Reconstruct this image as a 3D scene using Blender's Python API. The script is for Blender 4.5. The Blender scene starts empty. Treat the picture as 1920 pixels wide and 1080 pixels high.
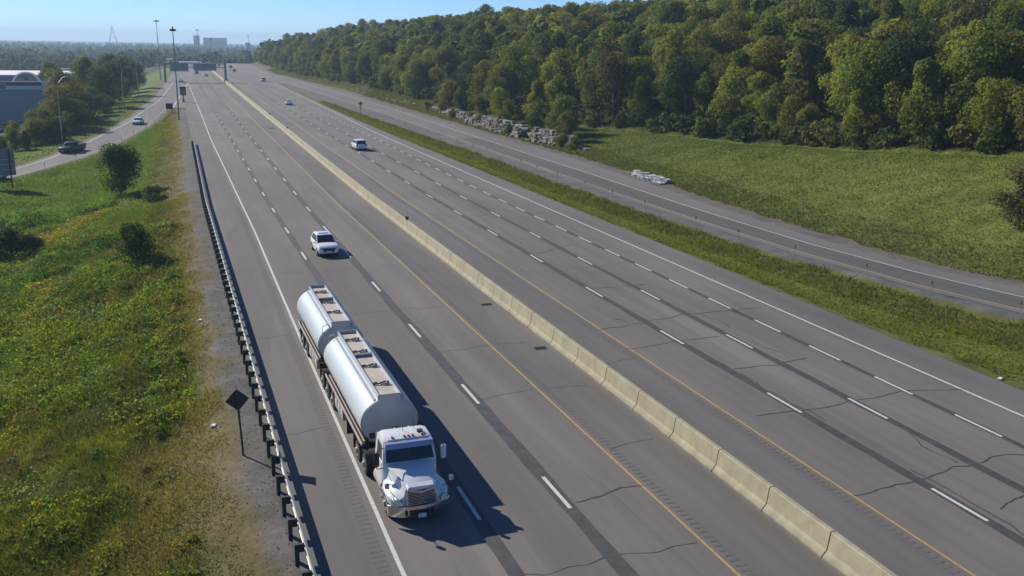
import bpy, bmesh, math, random
import numpy as np
from mathutils import Vector, Matrix
random.seed(7); RNG = np.random.default_rng(11)
sc = bpy.context.scene
C = sc.collection

# ------------------------------------------------------------------ camera, sky, sun, exposure
CAM_F, CAM_PITCH, CAM_YAW, CAM_ROLL, CAM_H = 1756.14, 0.253906, 0.353869, 0.0179435, 18.175
cam = bpy.data.cameras.new('camera'); cam_o = bpy.data.objects.new('camera', cam); C.objects.link(cam_o)
cam.sensor_width = 36.0; cam.lens = 36.0 * CAM_F / 1920.0; cam.clip_start = 0.5; cam.clip_end = 40000
fw = Vector((math.sin(CAM_YAW) * math.cos(CAM_PITCH), math.cos(CAM_YAW) * math.cos(CAM_PITCH), -math.sin(CAM_PITCH)))
rt = Vector((math.cos(CAM_YAW), -math.sin(CAM_YAW), 0)); up = rt.cross(fw)
r2 = rt * math.cos(CAM_ROLL) + up * math.sin(CAM_ROLL); u2 = up * math.cos(CAM_ROLL) - rt * math.sin(CAM_ROLL)
cam_o.matrix_world = Matrix(((r2.x, u2.x, -fw.x, 0), (r2.y, u2.y, -fw.y, 0), (r2.z, u2.z, -fw.z, CAM_H), (0, 0, 0, 1)))
sc.camera = cam_o

SUN = Vector((-0.90, 1.38, 1.0)).normalized()      # towards the sun
world = bpy.data.worlds.new('World'); sc.world = world; world.use_nodes = True
wn = world.node_tree.nodes; bg = wn['Background']
sky = wn.new('ShaderNodeTexSky'); sky.sky_type = 'NISHITA'; sky.sun_disc = False
sky.sun_elevation = math.asin(SUN.z); sky.sun_rotation = math.atan2(SUN.x, SUN.y)
sky.altitude = 100; sky.air_density = 0.72; sky.dust_density = 0.0; sky.ozone_density = 10.0
world.node_tree.links.new(sky.outputs['Color'], bg.inputs['Color']); bg.inputs['Strength'].default_value = 0.080
sl = bpy.data.lights.new('sun', 'SUN'); sl.energy = 4.05; sl.angle = math.radians(0.53); sl.color = (1.0, 0.91, 0.775)
so = bpy.data.objects.new('sun', sl); C.objects.link(so); so.location = (0, 0, 200)
so.rotation_euler = SUN.to_track_quat('Z', 'Y').to_euler()
sc.view_settings.view_transform = 'Standard'; sc.view_settings.look = 'None'
sc.view_settings.exposure = 0.66; sc.view_settings.gamma = 1.0; sc.view_settings.use_curve_mapping = False
sc.render.engine = 'CYCLES'; sc.cycles.use_denoising = True
sc.cycles.max_bounces = 6; sc.cycles.diffuse_bounces = 3; sc.cycles.glossy_bounces = 3; sc.cycles.transmission_bounces = 3
sc.cycles.transparent_max_bounces = 6; sc.cycles.volume_bounces = 0; sc.cycles.caustics_reflective = False; sc.cycles.caustics_refractive = False

# ------------------------------------------------------------------ terrain and road geometry (metres; Y runs along the highway)
ip = np.interp
def cv(y):                                   # sideways drift of the highway as it bends to the right far away
    y = np.asarray(y, float)
    return np.clip(y - 110, 0, None) * .0124 + np.clip((y - 520) / 300, 0, 3) ** 2 * 7
def sst(t):
    t = np.clip(t, 0, 1); return t * t * (3 - 2 * t)
def zramp(y): return ip(y, [120, 150, 170, 200, 240, 275], [-4.4, -3.8, -3.2, -2.2, -.9, 0])
def rin(y): return ip(y, [130, 161.4, 173.5, 184, 201, 235, 275, 441], [-42, -24.5, -18.8, -14.1, -9, -2.5, 1.95, 10.46])
def rout(y): return ip(y, [130, 160, 175.8, 187, 200, 220, 250, 321, 441, 533, 800, 1500], [-56, -33, -23.9, -19.9, -17, -12.6, -8, -2.74, 1.3, 4.4, 20, 60])
def rwhite(y): return ip(y, [130, 160, 173.5, 184.4, 203.3, 237.4, 300.2, 441], [-54, -31.5, -23.6, -19.6, -15.1, -8.3, -1.6, 4.6])
def xo(y): return ip(y, [10, 54, 60, 70, 85, 100, 111, 137, 162, 190, 234, 300, 372, 470, 560, 800, 1400], [77, 63.6, 61.9, 60.6, 60.4, 60.9, 61.9, 63.3, 63.6, 62.9, 62.7, 63.2, 63.5, 60.5, 58.5, 66, 112])
def xw(y): return ip(y, [10, 52, 60.6, 74, 95, 126, 152, 198, 255, 300, 343, 470], [74, 61.3, 59.4, 57.9, 57.6, 58.3, 58.5, 59.4, 60.6, 60.8, 60.3, 56.8])
def xyl(y): return ip(y, [10, 49, 57, 70, 89, 109, 167, 228, 315, 440], [71, 58.2, 56.2, 54.7, 53.9, 53.7, 54.0, 54.8, 54.0, 52.0])
def xg(y): return ip(y, [10, 47, 51, 60, 72, 84, 119, 156, 186, 232, 307, 428, 440], [69, 56, 54.9, 53.6, 51.7, 51.1, 50.3, 50.6, 49.9, 48.9, 47.4, 47.6, 47.8])
def xe(y): return ip(y, [0, 40, 130, 205, 288, 398, 428], [43.8, 43.9, 43.5, 43.2, 44.3, 46.9, 47.5])
def xleft(y): return np.where(np.asarray(y) < 274, 3.4 + cv(y), rin(y))
def vnoise(x, y, s, seed=0):                 # smooth value noise for scattering and relief
    x = np.asarray(x, float) / s; y = np.asarray(y, float) / s
    xi = np.floor(x).astype(np.int64); yi = np.floor(y).astype(np.int64); fx = sst(x - xi); fy = sst(y - yi)
    def h(a, b):
        n = (a * 374761393 + b * 668265263 + seed * 982451653) & 0x7fffffff
        n = (n ^ (n >> 13)) * 1274126177 & 0x7fffffff
        return ((n ^ (n >> 16)) & 0xffff) / 65535.0
    return (h(xi, yi) * (1 - fx) + h(xi + 1, yi) * fx) * (1 - fy) + (h(xi, yi + 1) * (1 - fx) + h(xi + 1, yi + 1) * fx) * fy
def hcrest(y): return ip(y, [0, 60, 79, 97, 133, 171, 220, 400, 900], [8.5, 8, 7, 5.5, 3, 2.2, 1.8, 1.6, 1])
def wcrest(y): return ip(y, [0, 80, 133, 171, 220, 330], [26, 28, 26, 17, 8, 4.5])
def ground_z(x, y):
    x = np.asarray(x, float); y = np.asarray(y, float); x, y = np.broadcast_arrays(x, y)
    c = cv(y); z = np.full(x.shape, -.12)
    # left embankment down from the shoulder
    floor = ip(y, [0, 90, 120, 150, 170, 200, 240, 275, 2000], [-6.2, -5.6, -4.9, -4.1, -3.4, -2.4, -1.05, -.12, -.12])
    e = (2.0 + c) - x
    zl = -.12 - .30 * np.clip(e, 0, None)
    zl = np.where(zl > floor, zl, floor - .02 * 0) + (vnoise(x, y, 6, 3) - .5) * .8 * sst(e / 5) + (vnoise(x, y, 2.4, 5) - .5) * .42 * sst(e / 3)
    ro = rout(y); ri = rin(y)
    near_ramp = (y > 128) & (y < 445) & (x < ri + .6) & (x > ro - .6)
    toramp = sst((x - ri - .5) / 5.0)
    zl = np.where((y > 128) & (y < 445) & (x > ri), zl * toramp + (zramp(y) - .05) * (1 - toramp), zl)
    zl = np.where(near_ramp, zramp(y) - .05, zl)
    outd = ro - .6 - x
    zb = np.where(y > 128, zramp(y), floor) - .05 - np.clip(outd - 3, 0, None) * .16
    zl = np.where(outd > 0, np.maximum(zb, -8.5) + (vnoise(x, y, 9, 8) - .5) * .5 * sst(outd / 8), zl)
    z = np.where(x < np.where(y < 274, 3.4 + c, ri), np.minimum(zl, -.05), z)
    # median strip between highway and on-ramp: a shallow ditch
    a, b = xe(y), xg(y); w = np.clip(b - a, .1, None); t = (x - a) / w
    inm = (t > 0) & (t < 1) & (y < 428)
    z = np.where(inm, -.03 - .55 * np.sin(np.clip(t, 0, 1) * math.pi) * np.clip(w / 10, 0, 1) + (vnoise(x, y, 3, 9) - .5) * .12 * np.clip(np.minimum(t, 1 - t) * 6, 0, 1), z)
    z = np.where((x >= b) & (x <= xo(y) + 1.0) & (y < 428), -.03, z)
    # right bank and wooded ridge
    d = x - xo(y) - 1.0; H = hcrest(y); Wc = wcrest(y)
    zr = H * sst(np.clip(d, 0, None) / Wc) + (vnoise(x, y, 7, 12) - .5) * .5 * sst(d / 6)
    top = ip(y, [0, 300, 700, 1000, 1300, 1600], [25, 25, 23, 16, 4, -4])
    far = np.clip(d - Wc, 0, None)
    zr = zr + (top - H) * (1 - np.exp(-far / 62.0)) + (vnoise(x, y, 30, 14) - .5) * 3.0 * sst(far / 40)
    z = np.where(d > 0, zr - .05, z)
    # low ground far away
    k = sst((y - 900) / 700)
    return np.where(np.abs(x - (25 + c)) > 45, z * (1 - k) - 9 * k, z * (1 - sst((y - 790) / 160)) - 9 * sst((y - 790) / 160))
# ------------------------------------------------------------------ end of terrain

# ------------------------------------------------------------------ mesh helpers
def npmesh(name, V, F, mat=None, parent=None, smooth=False, col=None, mats=None, mi=None):
    """V (n,3); F list of equal-length faces as (m,k) array"""
    V = np.asarray(V, np.float32); F = np.asarray(F, np.int32)
    me = bpy.data.meshes.new(name); m, k = F.shape
    me.vertices.add(len(V)); me.vertices.foreach_set('co', V.ravel())
    me.loops.add(m * k); me.loops.foreach_set('vertex_index', F.ravel())
    me.polygons.add(m); me.polygons.foreach_set('loop_start', np.arange(0, m * k, k, dtype=np.int32))
    me.polygons.foreach_set('loop_total', np.full(m, k, np.int32))
    if smooth: me.polygons.foreach_set('use_smooth', np.ones(m, bool))
    for mm in (mats or ([mat] if mat else [])): me.materials.append(mm)
    if mi is not None: me.polygons.foreach_set('material_index', np.asarray(mi, np.int32))
    if col is not None:
        a = me.attributes.new('Col', 'FLOAT_COLOR', 'POINT'); cc = np.ones((len(V), 4), np.float32); cc[:, :3] = col
        a.data.foreach_set('color', cc.ravel())
    me.update(calc_edges=True); me.validate()
    o = bpy.data.objects.new(name, me); C.objects.link(o)
    if parent is not None: o.parent = parent
    return o
class MB:
    def __init__(s): s.bm = bmesh.new()
    def _f(s, vs):
        try: return s.bm.faces.new(vs)
        except ValueError: return None
    def box(s, x0, x1, y0, y1, z0, z1, bev=0.0, seg=1):
        vs = [s.bm.verts.new(p) for p in ((x0,y0,z0),(x1,y0,z0),(x1,y1,z0),(x0,y1,z0),(x0,y0,z1),(x1,y0,z1),(x1,y1,z1),(x0,y1,z1))]
        fs = [s._f([vs[i] for i in q]) for q in ((3,2,1,0),(4,5,6,7),(0,1,5,4),(1,2,6,5),(2,3,7,6),(3,0,4,7))]
        if bev > 0:
            es = list({e for f in fs for e in f.edges})
            bmesh.ops.bevel(s.bm, geom=es, offset=bev, segments=seg, affect='EDGES')
        return s
    def hexa(s, pts):        # 8 points: bottom 4 ccw, top 4 ccw
        vs = [s.bm.verts.new(p) for p in pts]
        for q in ((3,2,1,0),(4,5,6,7),(0,1,5,4),(1,2,6,5),(2,3,7,6),(3,0,4,7)): s._f([vs[i] for i in q])
        return s
    def loft(s, secs, closed=True, caps=True):
        R = [[s.bm.verts.new(p) for p in sec] for sec in secs]; n = len(secs[0])
        for a, b in zip(R, R[1:]):
            for i in range(n if closed else n - 1):
                j = (i + 1) % n; s._f([a[i], a[j], b[j], b[i]])
        if caps and closed: s._f(R[0][::-1]); s._f(R[-1])
        return s
    def tube(s, path, r, n=8, caps=True):
        path = [Vector(p) for p in path]; rr = r if hasattr(r, '__len__') else [r] * len(path); secs = []
        for i, p in enumerate(path):
            d = (path[min(i + 1, len(path) - 1)] - path[max(i - 1, 0)]).normalized()
            a = d.cross(Vector((0, 0, 1)) if abs(d.z) < .9 else Vector((1, 0, 0))).normalized(); b = a.cross(d)
            secs.append([p + (a * math.cos(t) + b * math.sin(t)) * rr[i] for t in (2 * math.pi * k / n for k in range(n))])
        return s.loft(secs, True, caps)
    def disc_x(s, x0, x1, cy, cz, r, n=20, r1=None):      # cylinder along x
        r1 = r if r1 is None else r1
        return s.loft([[(x, cy + q * math.cos(2*math.pi*k/n), cz + q * math.sin(2*math.pi*k/n)) for k in range(n)] for x, q in ((x0, r), (x1, r1))])
    def cyl(s, cx, cy, z0, z1, r, n=14, r1=None):
        r1 = r if r1 is None else r1
        return s.loft([[(cx + q * math.cos(2*math.pi*k/n), cy + q * math.sin(2*math.pi*k/n), z) for k in range(n)] for z, q in ((z0, r), (z1, r1))])
    def lathe_x(s, prof, cy, cz, n=20):                  # prof: list of (x, r)
        return s.loft([[(x, cy + r * math.cos(2*math.pi*k/n), cz + r * math.sin(2*math.pi*k/n)) for k in range(n)] for x, r in prof])
    def quad(s, *p): s._f([s.bm.verts.new(q) for q in p]); return s
    def build(s, name, mat, parent=None, smooth=False, mesh_only=False):
        bmesh.ops.recalc_face_normals(s.bm, faces=s.bm.faces)
        me = bpy.data.meshes.new(name); s.bm.to_mesh(me); s.bm.free()
        if mat: me.materials.append(mat)
        if smooth:
            me.polygons.foreach_set('use_smooth', np.ones(len(me.polygons), bool))
            try: me.set_sharp_from_angle(angle=math.radians(38))
            except Exception: pass
        if mesh_only: return me
        o = bpy.data.objects.new(name, me); C.objects.link(o)
        if parent is not None: o.parent = parent
        return o
def obj(name, me, parent=None, loc=None, rot=None, scale=None):
    o = bpy.data.objects.new(name, me); C.objects.link(o)
    if parent is not None: o.parent = parent
    if loc is not None: o.location = loc
    if rot is not None: o.rotation_euler = rot
    if scale is not None: o.scale = scale
    return o
def empty(name, loc, rz=0.0):
    o = bpy.data.objects.new(name, None); C.objects.link(o); o.location = loc; o.rotation_euler = (0, 0, rz); o.empty_display_size = .2; return o
def tag(o, label, cat, group=None):
    o['label'] = label; o['category'] = cat
    if group: o['group'] = group
    return o
def struct(o): o['kind'] = 'structure'; return o
def copy_tree(o, parent=None):
    c = o.copy(); C.objects.link(c); c.parent = parent
    for ch in o.children: copy_tree(ch, c)
    return c

# ------------------------------------------------------------------ materials
def newmat(name):
    m = bpy.data.materials.new(name); m.use_nodes = True
    nt = m.node_tree; b = nt.nodes['Principled BSDF']; return m, nt, b
def N(nt, typ, **kw):
    n = nt.nodes.new(typ)
    for k, v in kw.items():
        if hasattr(n, k): setattr(n, k, v)
        else: n.inputs[k].default_value = v
    return n
def noise(nt, vec, scale, detail=4, rough=.55):
    n = nt.nodes.new('ShaderNodeTexNoise'); n.inputs['Scale'].default_value = scale; n.inputs['Detail'].default_value = detail; n.inputs['Roughness'].default_value = rough
    nt.links.new(vec, n.inputs['Vector']); return n.outputs['Fac']
def ramp(nt, fac, stops):
    r = nt.nodes.new('ShaderNodeValToRGB'); el = r.color_ramp.elements
    while len(el) < len(stops): el.new(.5)
    for e, (p, c) in zip(el, stops): e.position = p; e.color = (*c, 1) if len(c) == 3 else c
    nt.links.new(fac, r.inputs['Fac']); return r.outputs['Color']
def mixc(nt, fac, a, b, blend='MIX'):
    m = nt.nodes.new('ShaderNodeMix'); m.data_type = 'RGBA'; m.blend_type = blend
    for sock, v in ((m.inputs['Factor'], fac), (m.inputs['A'], a), (m.inputs['B'], b)):
        pass
    ins = [i for i in m.inputs if i.enabled]
    f, A, B = [i for i in m.inputs if i.identifier in ('Factor_Float', 'A_Color', 'B_Color')]
    for s, v in ((f, fac), (A, a), (B, b)):
        if hasattr(v, 'is_linked') or hasattr(v, 'links'): nt.links.new(v, s)
        else: s.default_value = v if not isinstance(v, tuple) else (*v, 1)
    return [o for o in m.outputs if o.identifier == 'Result_Color'][0]
def pos(nt): return nt.nodes.new('ShaderNodeNewGeometry').outputs['Position']
def objco(nt): return nt.nodes.new('ShaderNodeTexCoord').outputs['Object']
def scaled(nt, vec, s):
    m = nt.nodes.new('ShaderNodeMapping'); m.inputs['Scale'].default_value = s; nt.links.new(vec, m.inputs['Vector']); return m.outputs['Vector']
def bump(nt, b, h, strength, dist):
    n = nt.nodes.new('ShaderNodeBump'); n.inputs['Strength'].default_value = strength; n.inputs['Distance'].default_value = dist
    nt.links.new(h, n.inputs['Height']); nt.links.new(n.outputs['Normal'], b.inputs['Normal'])
def simple(name, col, rough=.6, metal=0.0, var=.18, nscale=3.0, coat=0.0, spec=.5, dirt=None):
    m, nt, b = newmat(name); v = objco(nt)
    n1 = noise(nt, v, nscale, 5)
    c = ramp(nt, n1, [(.3, tuple(x * (1 - var) for x in col)), (.7, tuple(min(1, x * (1 + var)) for x in col))])
    if dirt:
        n2 = noise(nt, scaled(nt, v, (1.2, 1.2, 2.5)), .9, 6, .65)
        c = mixc(nt, ramp(nt, n2, [(.48, (0, 0, 0)), (.72, (dirt[1],) * 3)]), c, dirt[0])
    nt.links.new(c, b.inputs['Base Color'])
    b.inputs['Roughness'].default_value = rough; b.inputs['Metallic'].default_value = metal
    b.inputs['Coat Weight'].default_value = coat; b.inputs['Specular IOR Level'].default_value = spec
    return m
M = {}
M['white_paint'] = simple('white_paint', (.66, .69, .71), .35, 0, .03, 2, .5, .5, ((.48, .46, .42), .35))
M['car_white'] = simple('car_white', (.80, .81, .82), .3, 0, .02, 2, .6)
M['car_silver'] = simple('car_silver', (.55, .57, .58), .3, .4, .04, 2, .6)
M['car_teal'] = simple('car_teal', (.10, .19, .22), .3, .2, .05, 2, .6)
M['car_dark'] = simple('car_dark', (.03, .035, .04), .3, .1, .05, 2, .6)
M['car_green'] = simple('car_green', (.018, .045, .032), .3, .1, .05, 2, .7)
M['tank_white'] = simple('tank_white', (.52, .575, .62), .30, .0, .02, .6, .15, .5, ((.55, .54, .5), .25))
M['tank_end'] = simple('tank_end', (.40, .415, .43), .45, .1, .06, 1.2, 0, .5, ((.25, .23, .2), .35))
M['cream'] = simple('cream', (.46, .42, .375), .7, 0, .08, 3, 0, .3, ((.25, .2, .16), .5))
M['chrome'] = simple('chrome', (.62, .60, .58), .18, 1, .04)
M['steel'] = simple('steel', (.36, .37, .38), .45, .7, .12, 6)
M['galv'] = simple('galv', (.30, .31, .30), .55, .4, .14, 5)
M['grey_metal'] = simple('grey_metal', (.20, .22, .25), .55, .2, .1, 4)
M['dark_metal'] = simple('dark_metal', (.028, .028, .03), .6, .2, .25, 4)
M['brown_pipe'] = simple('brown_pipe', (.075, .045, .036), .6, .1, .3, 5)
M['rail_cream'] = simple('rail_cream', (.36, .33, .31), .5, 0, .12, 2, 0, .4, ((.3, .2, .15), .5))
M['rubber'] = simple('rubber', (.018, .018, .019), .85, 0, .25, 8)
M['black'] = simple('black_plastic', (.012, .012, .013), .5, 0, .2)
M['glass'] = simple('dark_glass', (.012, .017, .020), .06, 0, .05, 1, 0, .6)
M['visor'] = simple('visor', (.30, .33, .46), .3, 0, .05, 2, .5)
M['lamp'] = simple('lamp_lens', (.75, .72, .58), .12, 0, .1, 8, .6)
M['amber'] = simple('amber_lens', (.6, .2, .03), .25, 0, .1)
M['red'] = simple('red_lens', (.35, .02, .015), .25, 0, .1)
M['plate'] = simple('plate', (.55, .66, .75), .5, 0, .1, 20)
M['wood_block'] = simple('treated_block', (.035, .042, .040), .85, 0, .3, 6)
M['sign_back'] = simple('sign_back', (.035, .036, .038), .55, .3, .15, 4)
M['sign_back_grey'] = simple('sign_back_grey', (.17, .20, .23), .5, .5, .08, 1.5)
M['sign_yellow'] = simple('sign_yellow', (.52, .36, .05), .5, 0, .08)
M['sign_green'] = simple('sign_green', (.01, .035, .025), .5, 0, .1)
M['pole'] = simple('pole', (.25, .26, .26), .55, .4, .1, 3)
M['pole_light'] = simple('pole_light', (.40, .40, .38), .5, .4, .1, 3)
M['wall_blue'] = simple('wall_panel', (.30, .31, .325), .7, 0, .05, .15)
M['stone_base'] = simple('stone_base', (.30, .27, .24), .8, 0, .2, 1)
M['white_wall'] = simple('white_wall', (.68, .68, .66), .6, 0, .08, .3)
M['maroon'] = simple('maroon', (.15, .05, .06), .6, 0, .1, .3)
M['roof_grey'] = simple('roof_grey', (.20, .20, .22), .8, 0, .15, .2)
M['beige_wall'] = simple('beige_wall', (.48, .42, .35), .75, 0, .1, .2)
M['arch_green'] = simple('arch_glass', (.11, .19, .18), .2, 0, .1, .4)
M['far_wall'] = simple('far_wall', (.46, .47, .48), .7, 0, .1, .05)
M['orange'] = simple('orange_plate', (.50, .13, .04), .5, 0, .1)
M['reflector'] = simple('reflector', (.03, .03, .035), .4, 0, .1)

def paint_mat(name, col, worn):
    m, nt, b = newmat(name); v = pos(nt)
    n = noise(nt, v, 5, 6, .7); n2 = noise(nt, scaled(nt, v, (14, 3, 1)), 1.5, 4, .7)
    c = mixc(nt, ramp(nt, n, [(.46, (0, 0, 0)), (.78, (worn,) * 3)]), col, (.13, .125, .12))
    c = mixc(nt, ramp(nt, n2, [(.55, (0, 0, 0)), (.8, (worn * .9,) * 3)]), c, (.15, .145, .14))
    nt.links.new(c, b.inputs['Base Color']); b.inputs['Roughness'].default_value = .7; return m
M['paint_white'] = paint_mat('road_paint_white', (.56, .57, .56), .55)
M['paint_yellow'] = paint_mat('road_paint_yellow', (.42, .28, .085), .75)

def asphalt(name, base, patch=.15, streak=.11, warm=(1.075, .985, .925)):
    m, nt, b = newmat(name); v = pos(nt)
    big = noise(nt, scaled(nt, v, (.22, .05, 1)), 1.0, 5, .6)
    c = ramp(nt, big, [(.3, tuple(base * (1 - patch) * w for w in (1.05, .985, .94))), (.7, tuple(base * (1 + patch) * w for w in warm))])
    st = noise(nt, scaled(nt, v, (1.15, .006, 1)), 1.0, 3, .6)               # wheel-path streaks along the road
    c = mixc(nt, 1.0, c, ramp(nt, st, [(.3, (1 - streak,) * 3), (.7, (1 + streak * .8,) * 3)]), 'MULTIPLY')
    fine = noise(nt, v, 22, 3, .7)
    c = mixc(nt, 1.0, c, ramp(nt, fine, [(.25, (.93,) * 3), (.75, (1.07,) * 3)]), 'MULTIPLY')
    pt = nt.nodes.new('ShaderNodeTexVoronoi'); pt.inputs['Scale'].default_value = 1.0; nt.links.new(scaled(nt, v, (.27, .028, 1)), pt.inputs['Vector'])
    pc = nt.nodes.new('ShaderNodeSeparateColor'); nt.links.new(pt.outputs['Color'], pc.inputs[0])
    c = mixc(nt, 1.0, c, ramp(nt, pc.outputs[0], [(0, (.90, .90, .91)), (1, (1.09, 1.08, 1.07))]), 'MULTIPLY')
    bl = noise(nt, scaled(nt, v, (.9, .35, 1)), 1.0, 7, .7)
    c = mixc(nt, ramp(nt, bl, [(.60, (0, 0, 0)), (.78, (.22,) * 3)]), c, (base * .6,) * 3)
    nt.links.new(c, b.inputs['Base Color']); b.inputs['Roughness'].default_value = .86; b.inputs['Specular IOR Level'].default_value = .35
    bump(nt, b, noise(nt, v, 30, 4, .7), .2, .010); return m
M['asphalt'] = asphalt('asphalt', .137)
M['asphalt_shoulder'] = asphalt('asphalt_shoulder', .123, .16, .08, (1.02, .985, .955))
M['asphalt_ramp'] = asphalt('asphalt_ramp', .138, .12, .10, (1.0, 1.0, 1.0))
M['asphalt_ramp_dark'] = asphalt('asphalt_ramp_dark', .098, .14, .10, (.98, 1.0, 1.01))
M['sealant'] = simple('crack_sealant', (.056, .055, .055), .7, 0, .3, 2.0)
M['rumble'] = simple('milled_groove', (.105, .102, .100), .9, 0, .2, 5)
def concrete(name, col):
    m, nt, b = newmat(name); v = pos(nt)
    c = ramp(nt, noise(nt, scaled(nt, v, (1, 1, .5)), 1.3, 7, .65), [(.3, tuple(x * .74 for x in col)), (.7, tuple(x * 1.12 for x in col))])
    c = mixc(nt, ramp(nt, noise(nt, scaled(nt, v, (3, 3, .25)), 1.2, 5, .7), [(.55, (0, 0, 0)), (.8, (.5,) * 3)]), c, tuple(x * .55 for x in col))
    sp = nt.nodes.new('ShaderNodeSeparateXYZ'); nt.links.new(v, sp.inputs[0])
    mr = nt.nodes.new('ShaderNodeMapRange'); mr.inputs['From Min'].default_value = .0; mr.inputs['From Max'].default_value = .34; mr.inputs['To Min'].default_value = 1; mr.inputs['To Max'].default_value = 0; nt.links.new(sp.outputs['Z'], mr.inputs['Value'])
    ml = nt.nodes.new('ShaderNodeMath'); ml.operation = 'MULTIPLY'; nt.links.new(mr.outputs[0], ml.inputs[0]); nt.links.new(noise(nt, scaled(nt, v, (2, 1.1, 2)), 1.4, 6, .7), ml.inputs[1])
    c = mixc(nt, ramp(nt, ml.outputs[0], [(.12, (0, 0, 0)), (.62, (.75,) * 3)]), c, (.11, .10, .085))          # splash dirt along the foot
    sc2 = noise(nt, scaled(nt, v, (.5, .9, 9)), 1.0, 4, .75); c = mixc(nt, ramp(nt, sc2, [(.63, (0, 0, 0)), (.74, (.45,) * 3)]), c, (.10, .10, .095))   # scuffs
    nt.links.new(c, b.inputs['Base Color']); b.inputs['Roughness'].default_value = .88
    bump(nt, b, noise(nt, v, 18, 5, .6), .3, .01); return m
M['concrete'] = concrete('barrier_concrete', (.335, .31, .21))
M['rock'] = concrete('limestone', (.15, .135, .11)); M['rock_white'] = concrete('pale_limestone', (.225, .215, .195)); M['rock_chalk'] = concrete('chalky_stone', (.50, .50, .48))

def ground_mat():
    m, nt, b = newmat('ground_cover'); v = pos(nt)
    a = nt.nodes.new('ShaderNodeAttribute'); a.attribute_name = 'Col'
    n1 = noise(nt, v, .35, 8, .68); n2 = noise(nt, scaled(nt, v, (2.2, 2.2, 2.2)), 1.0, 6, .7); n3 = noise(nt, v, 14, 3, .7)
    c = mixc(nt, 1.0, a.outputs['Color'], ramp(nt, n1, [(.3, (.62, .66, .6)), (.7, (1.4, 1.3, 1.25))]), 'MULTIPLY')
    c = mixc(nt, 1.0, c, ramp(nt, n2, [(.3, (.80,) * 3), (.7, (1.18,) * 3)]), 'MULTIPLY')
    c = mixc(nt, 1.0, c, ramp(nt, n3, [(.3, (.85,) * 3), (.7, (1.14,) * 3)]), 'MULTIPLY')
    nt.links.new(c, b.inputs['Base Color']); b.inputs['Roughness'].default_value = .95; b.inputs['Specular IOR Level'].default_value = .15
    bump(nt, b, n2, .5, .12); return m
M['ground'] = ground_mat()
def leaf_mat(name, use_obj):
    m, nt, b = newmat(name)
    a = nt.nodes.new('ShaderNodeAttribute'); a.attribute_name = 'Col'
    if use_obj:
        oi = nt.nodes.new('ShaderNodeObjectInfo')
        c = mixc(nt, 1.0, oi.outputs['Color'], a.outputs['Color'], 'MULTIPLY')
    else: c = a.outputs['Color']
    out = nt.nodes['Material Output']
    nt.links.new(c, b.inputs['Base Color']); b.inputs['Roughness'].default_value = .75; b.inputs['Specular IOR Level'].default_value = .08
    tr = nt.nodes.new('ShaderNodeBsdfTranslucent'); c2 = mixc(nt, 1.0, c, (1.25, 1.3, .6), 'MULTIPLY'); nt.links.new(c2, tr.inputs['Color'])
    mx = nt.nodes.new('ShaderNodeMixShader'); mx.inputs[0].default_value = .46
    nt.links.new(b.outputs[0], mx.inputs[1]); nt.links.new(tr.outputs[0], mx.inputs[2]); nt.links.new(mx.outputs[0], out.inputs['Surface']); return m
M['leaf'] = leaf_mat('foliage', True); M['blade'] = leaf_mat('blades', False)
M['bark'] = simple('bark', (.085, .07, .055), .9, 0, .3, 6)

# ------------------------------------------------------------------ ground sheet (reaches the horizon)
xs = np.concatenate([-np.geomspace(5000, 160, 24), np.arange(-150, -60, 5), np.arange(-60, -30, 1.5), np.arange(-30, 2.0, .8), [2.0, 2.6, 3.2, 3.4, 4.2, 8, 16, 24, 32, 40, 42.6], np.arange(43.2, 70, .6), np.arange(70, 100, 1.2), np.arange(100, 260, 5), np.geomspace(262, 5000, 22)])
ys = np.concatenate([[-1000, -600, -250, -100, -50, -20, 0, 10], np.arange(14, 120, .9), np.arange(120, 240, 1.5), np.arange(240, 480, 4), np.arange(480, 1000, 14), np.arange(1000, 2000, 50), np.geomspace(2000, 7000, 16)])
XX, YY = np.meshgrid(xs, ys); XX = XX + np.where(np.abs(XX) < 300, cv(YY) * np.where(XX > 60, 0, 1), 0)
XX = np.sort(XX, axis=1)
ZZ = ground_z(XX, YY)
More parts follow.
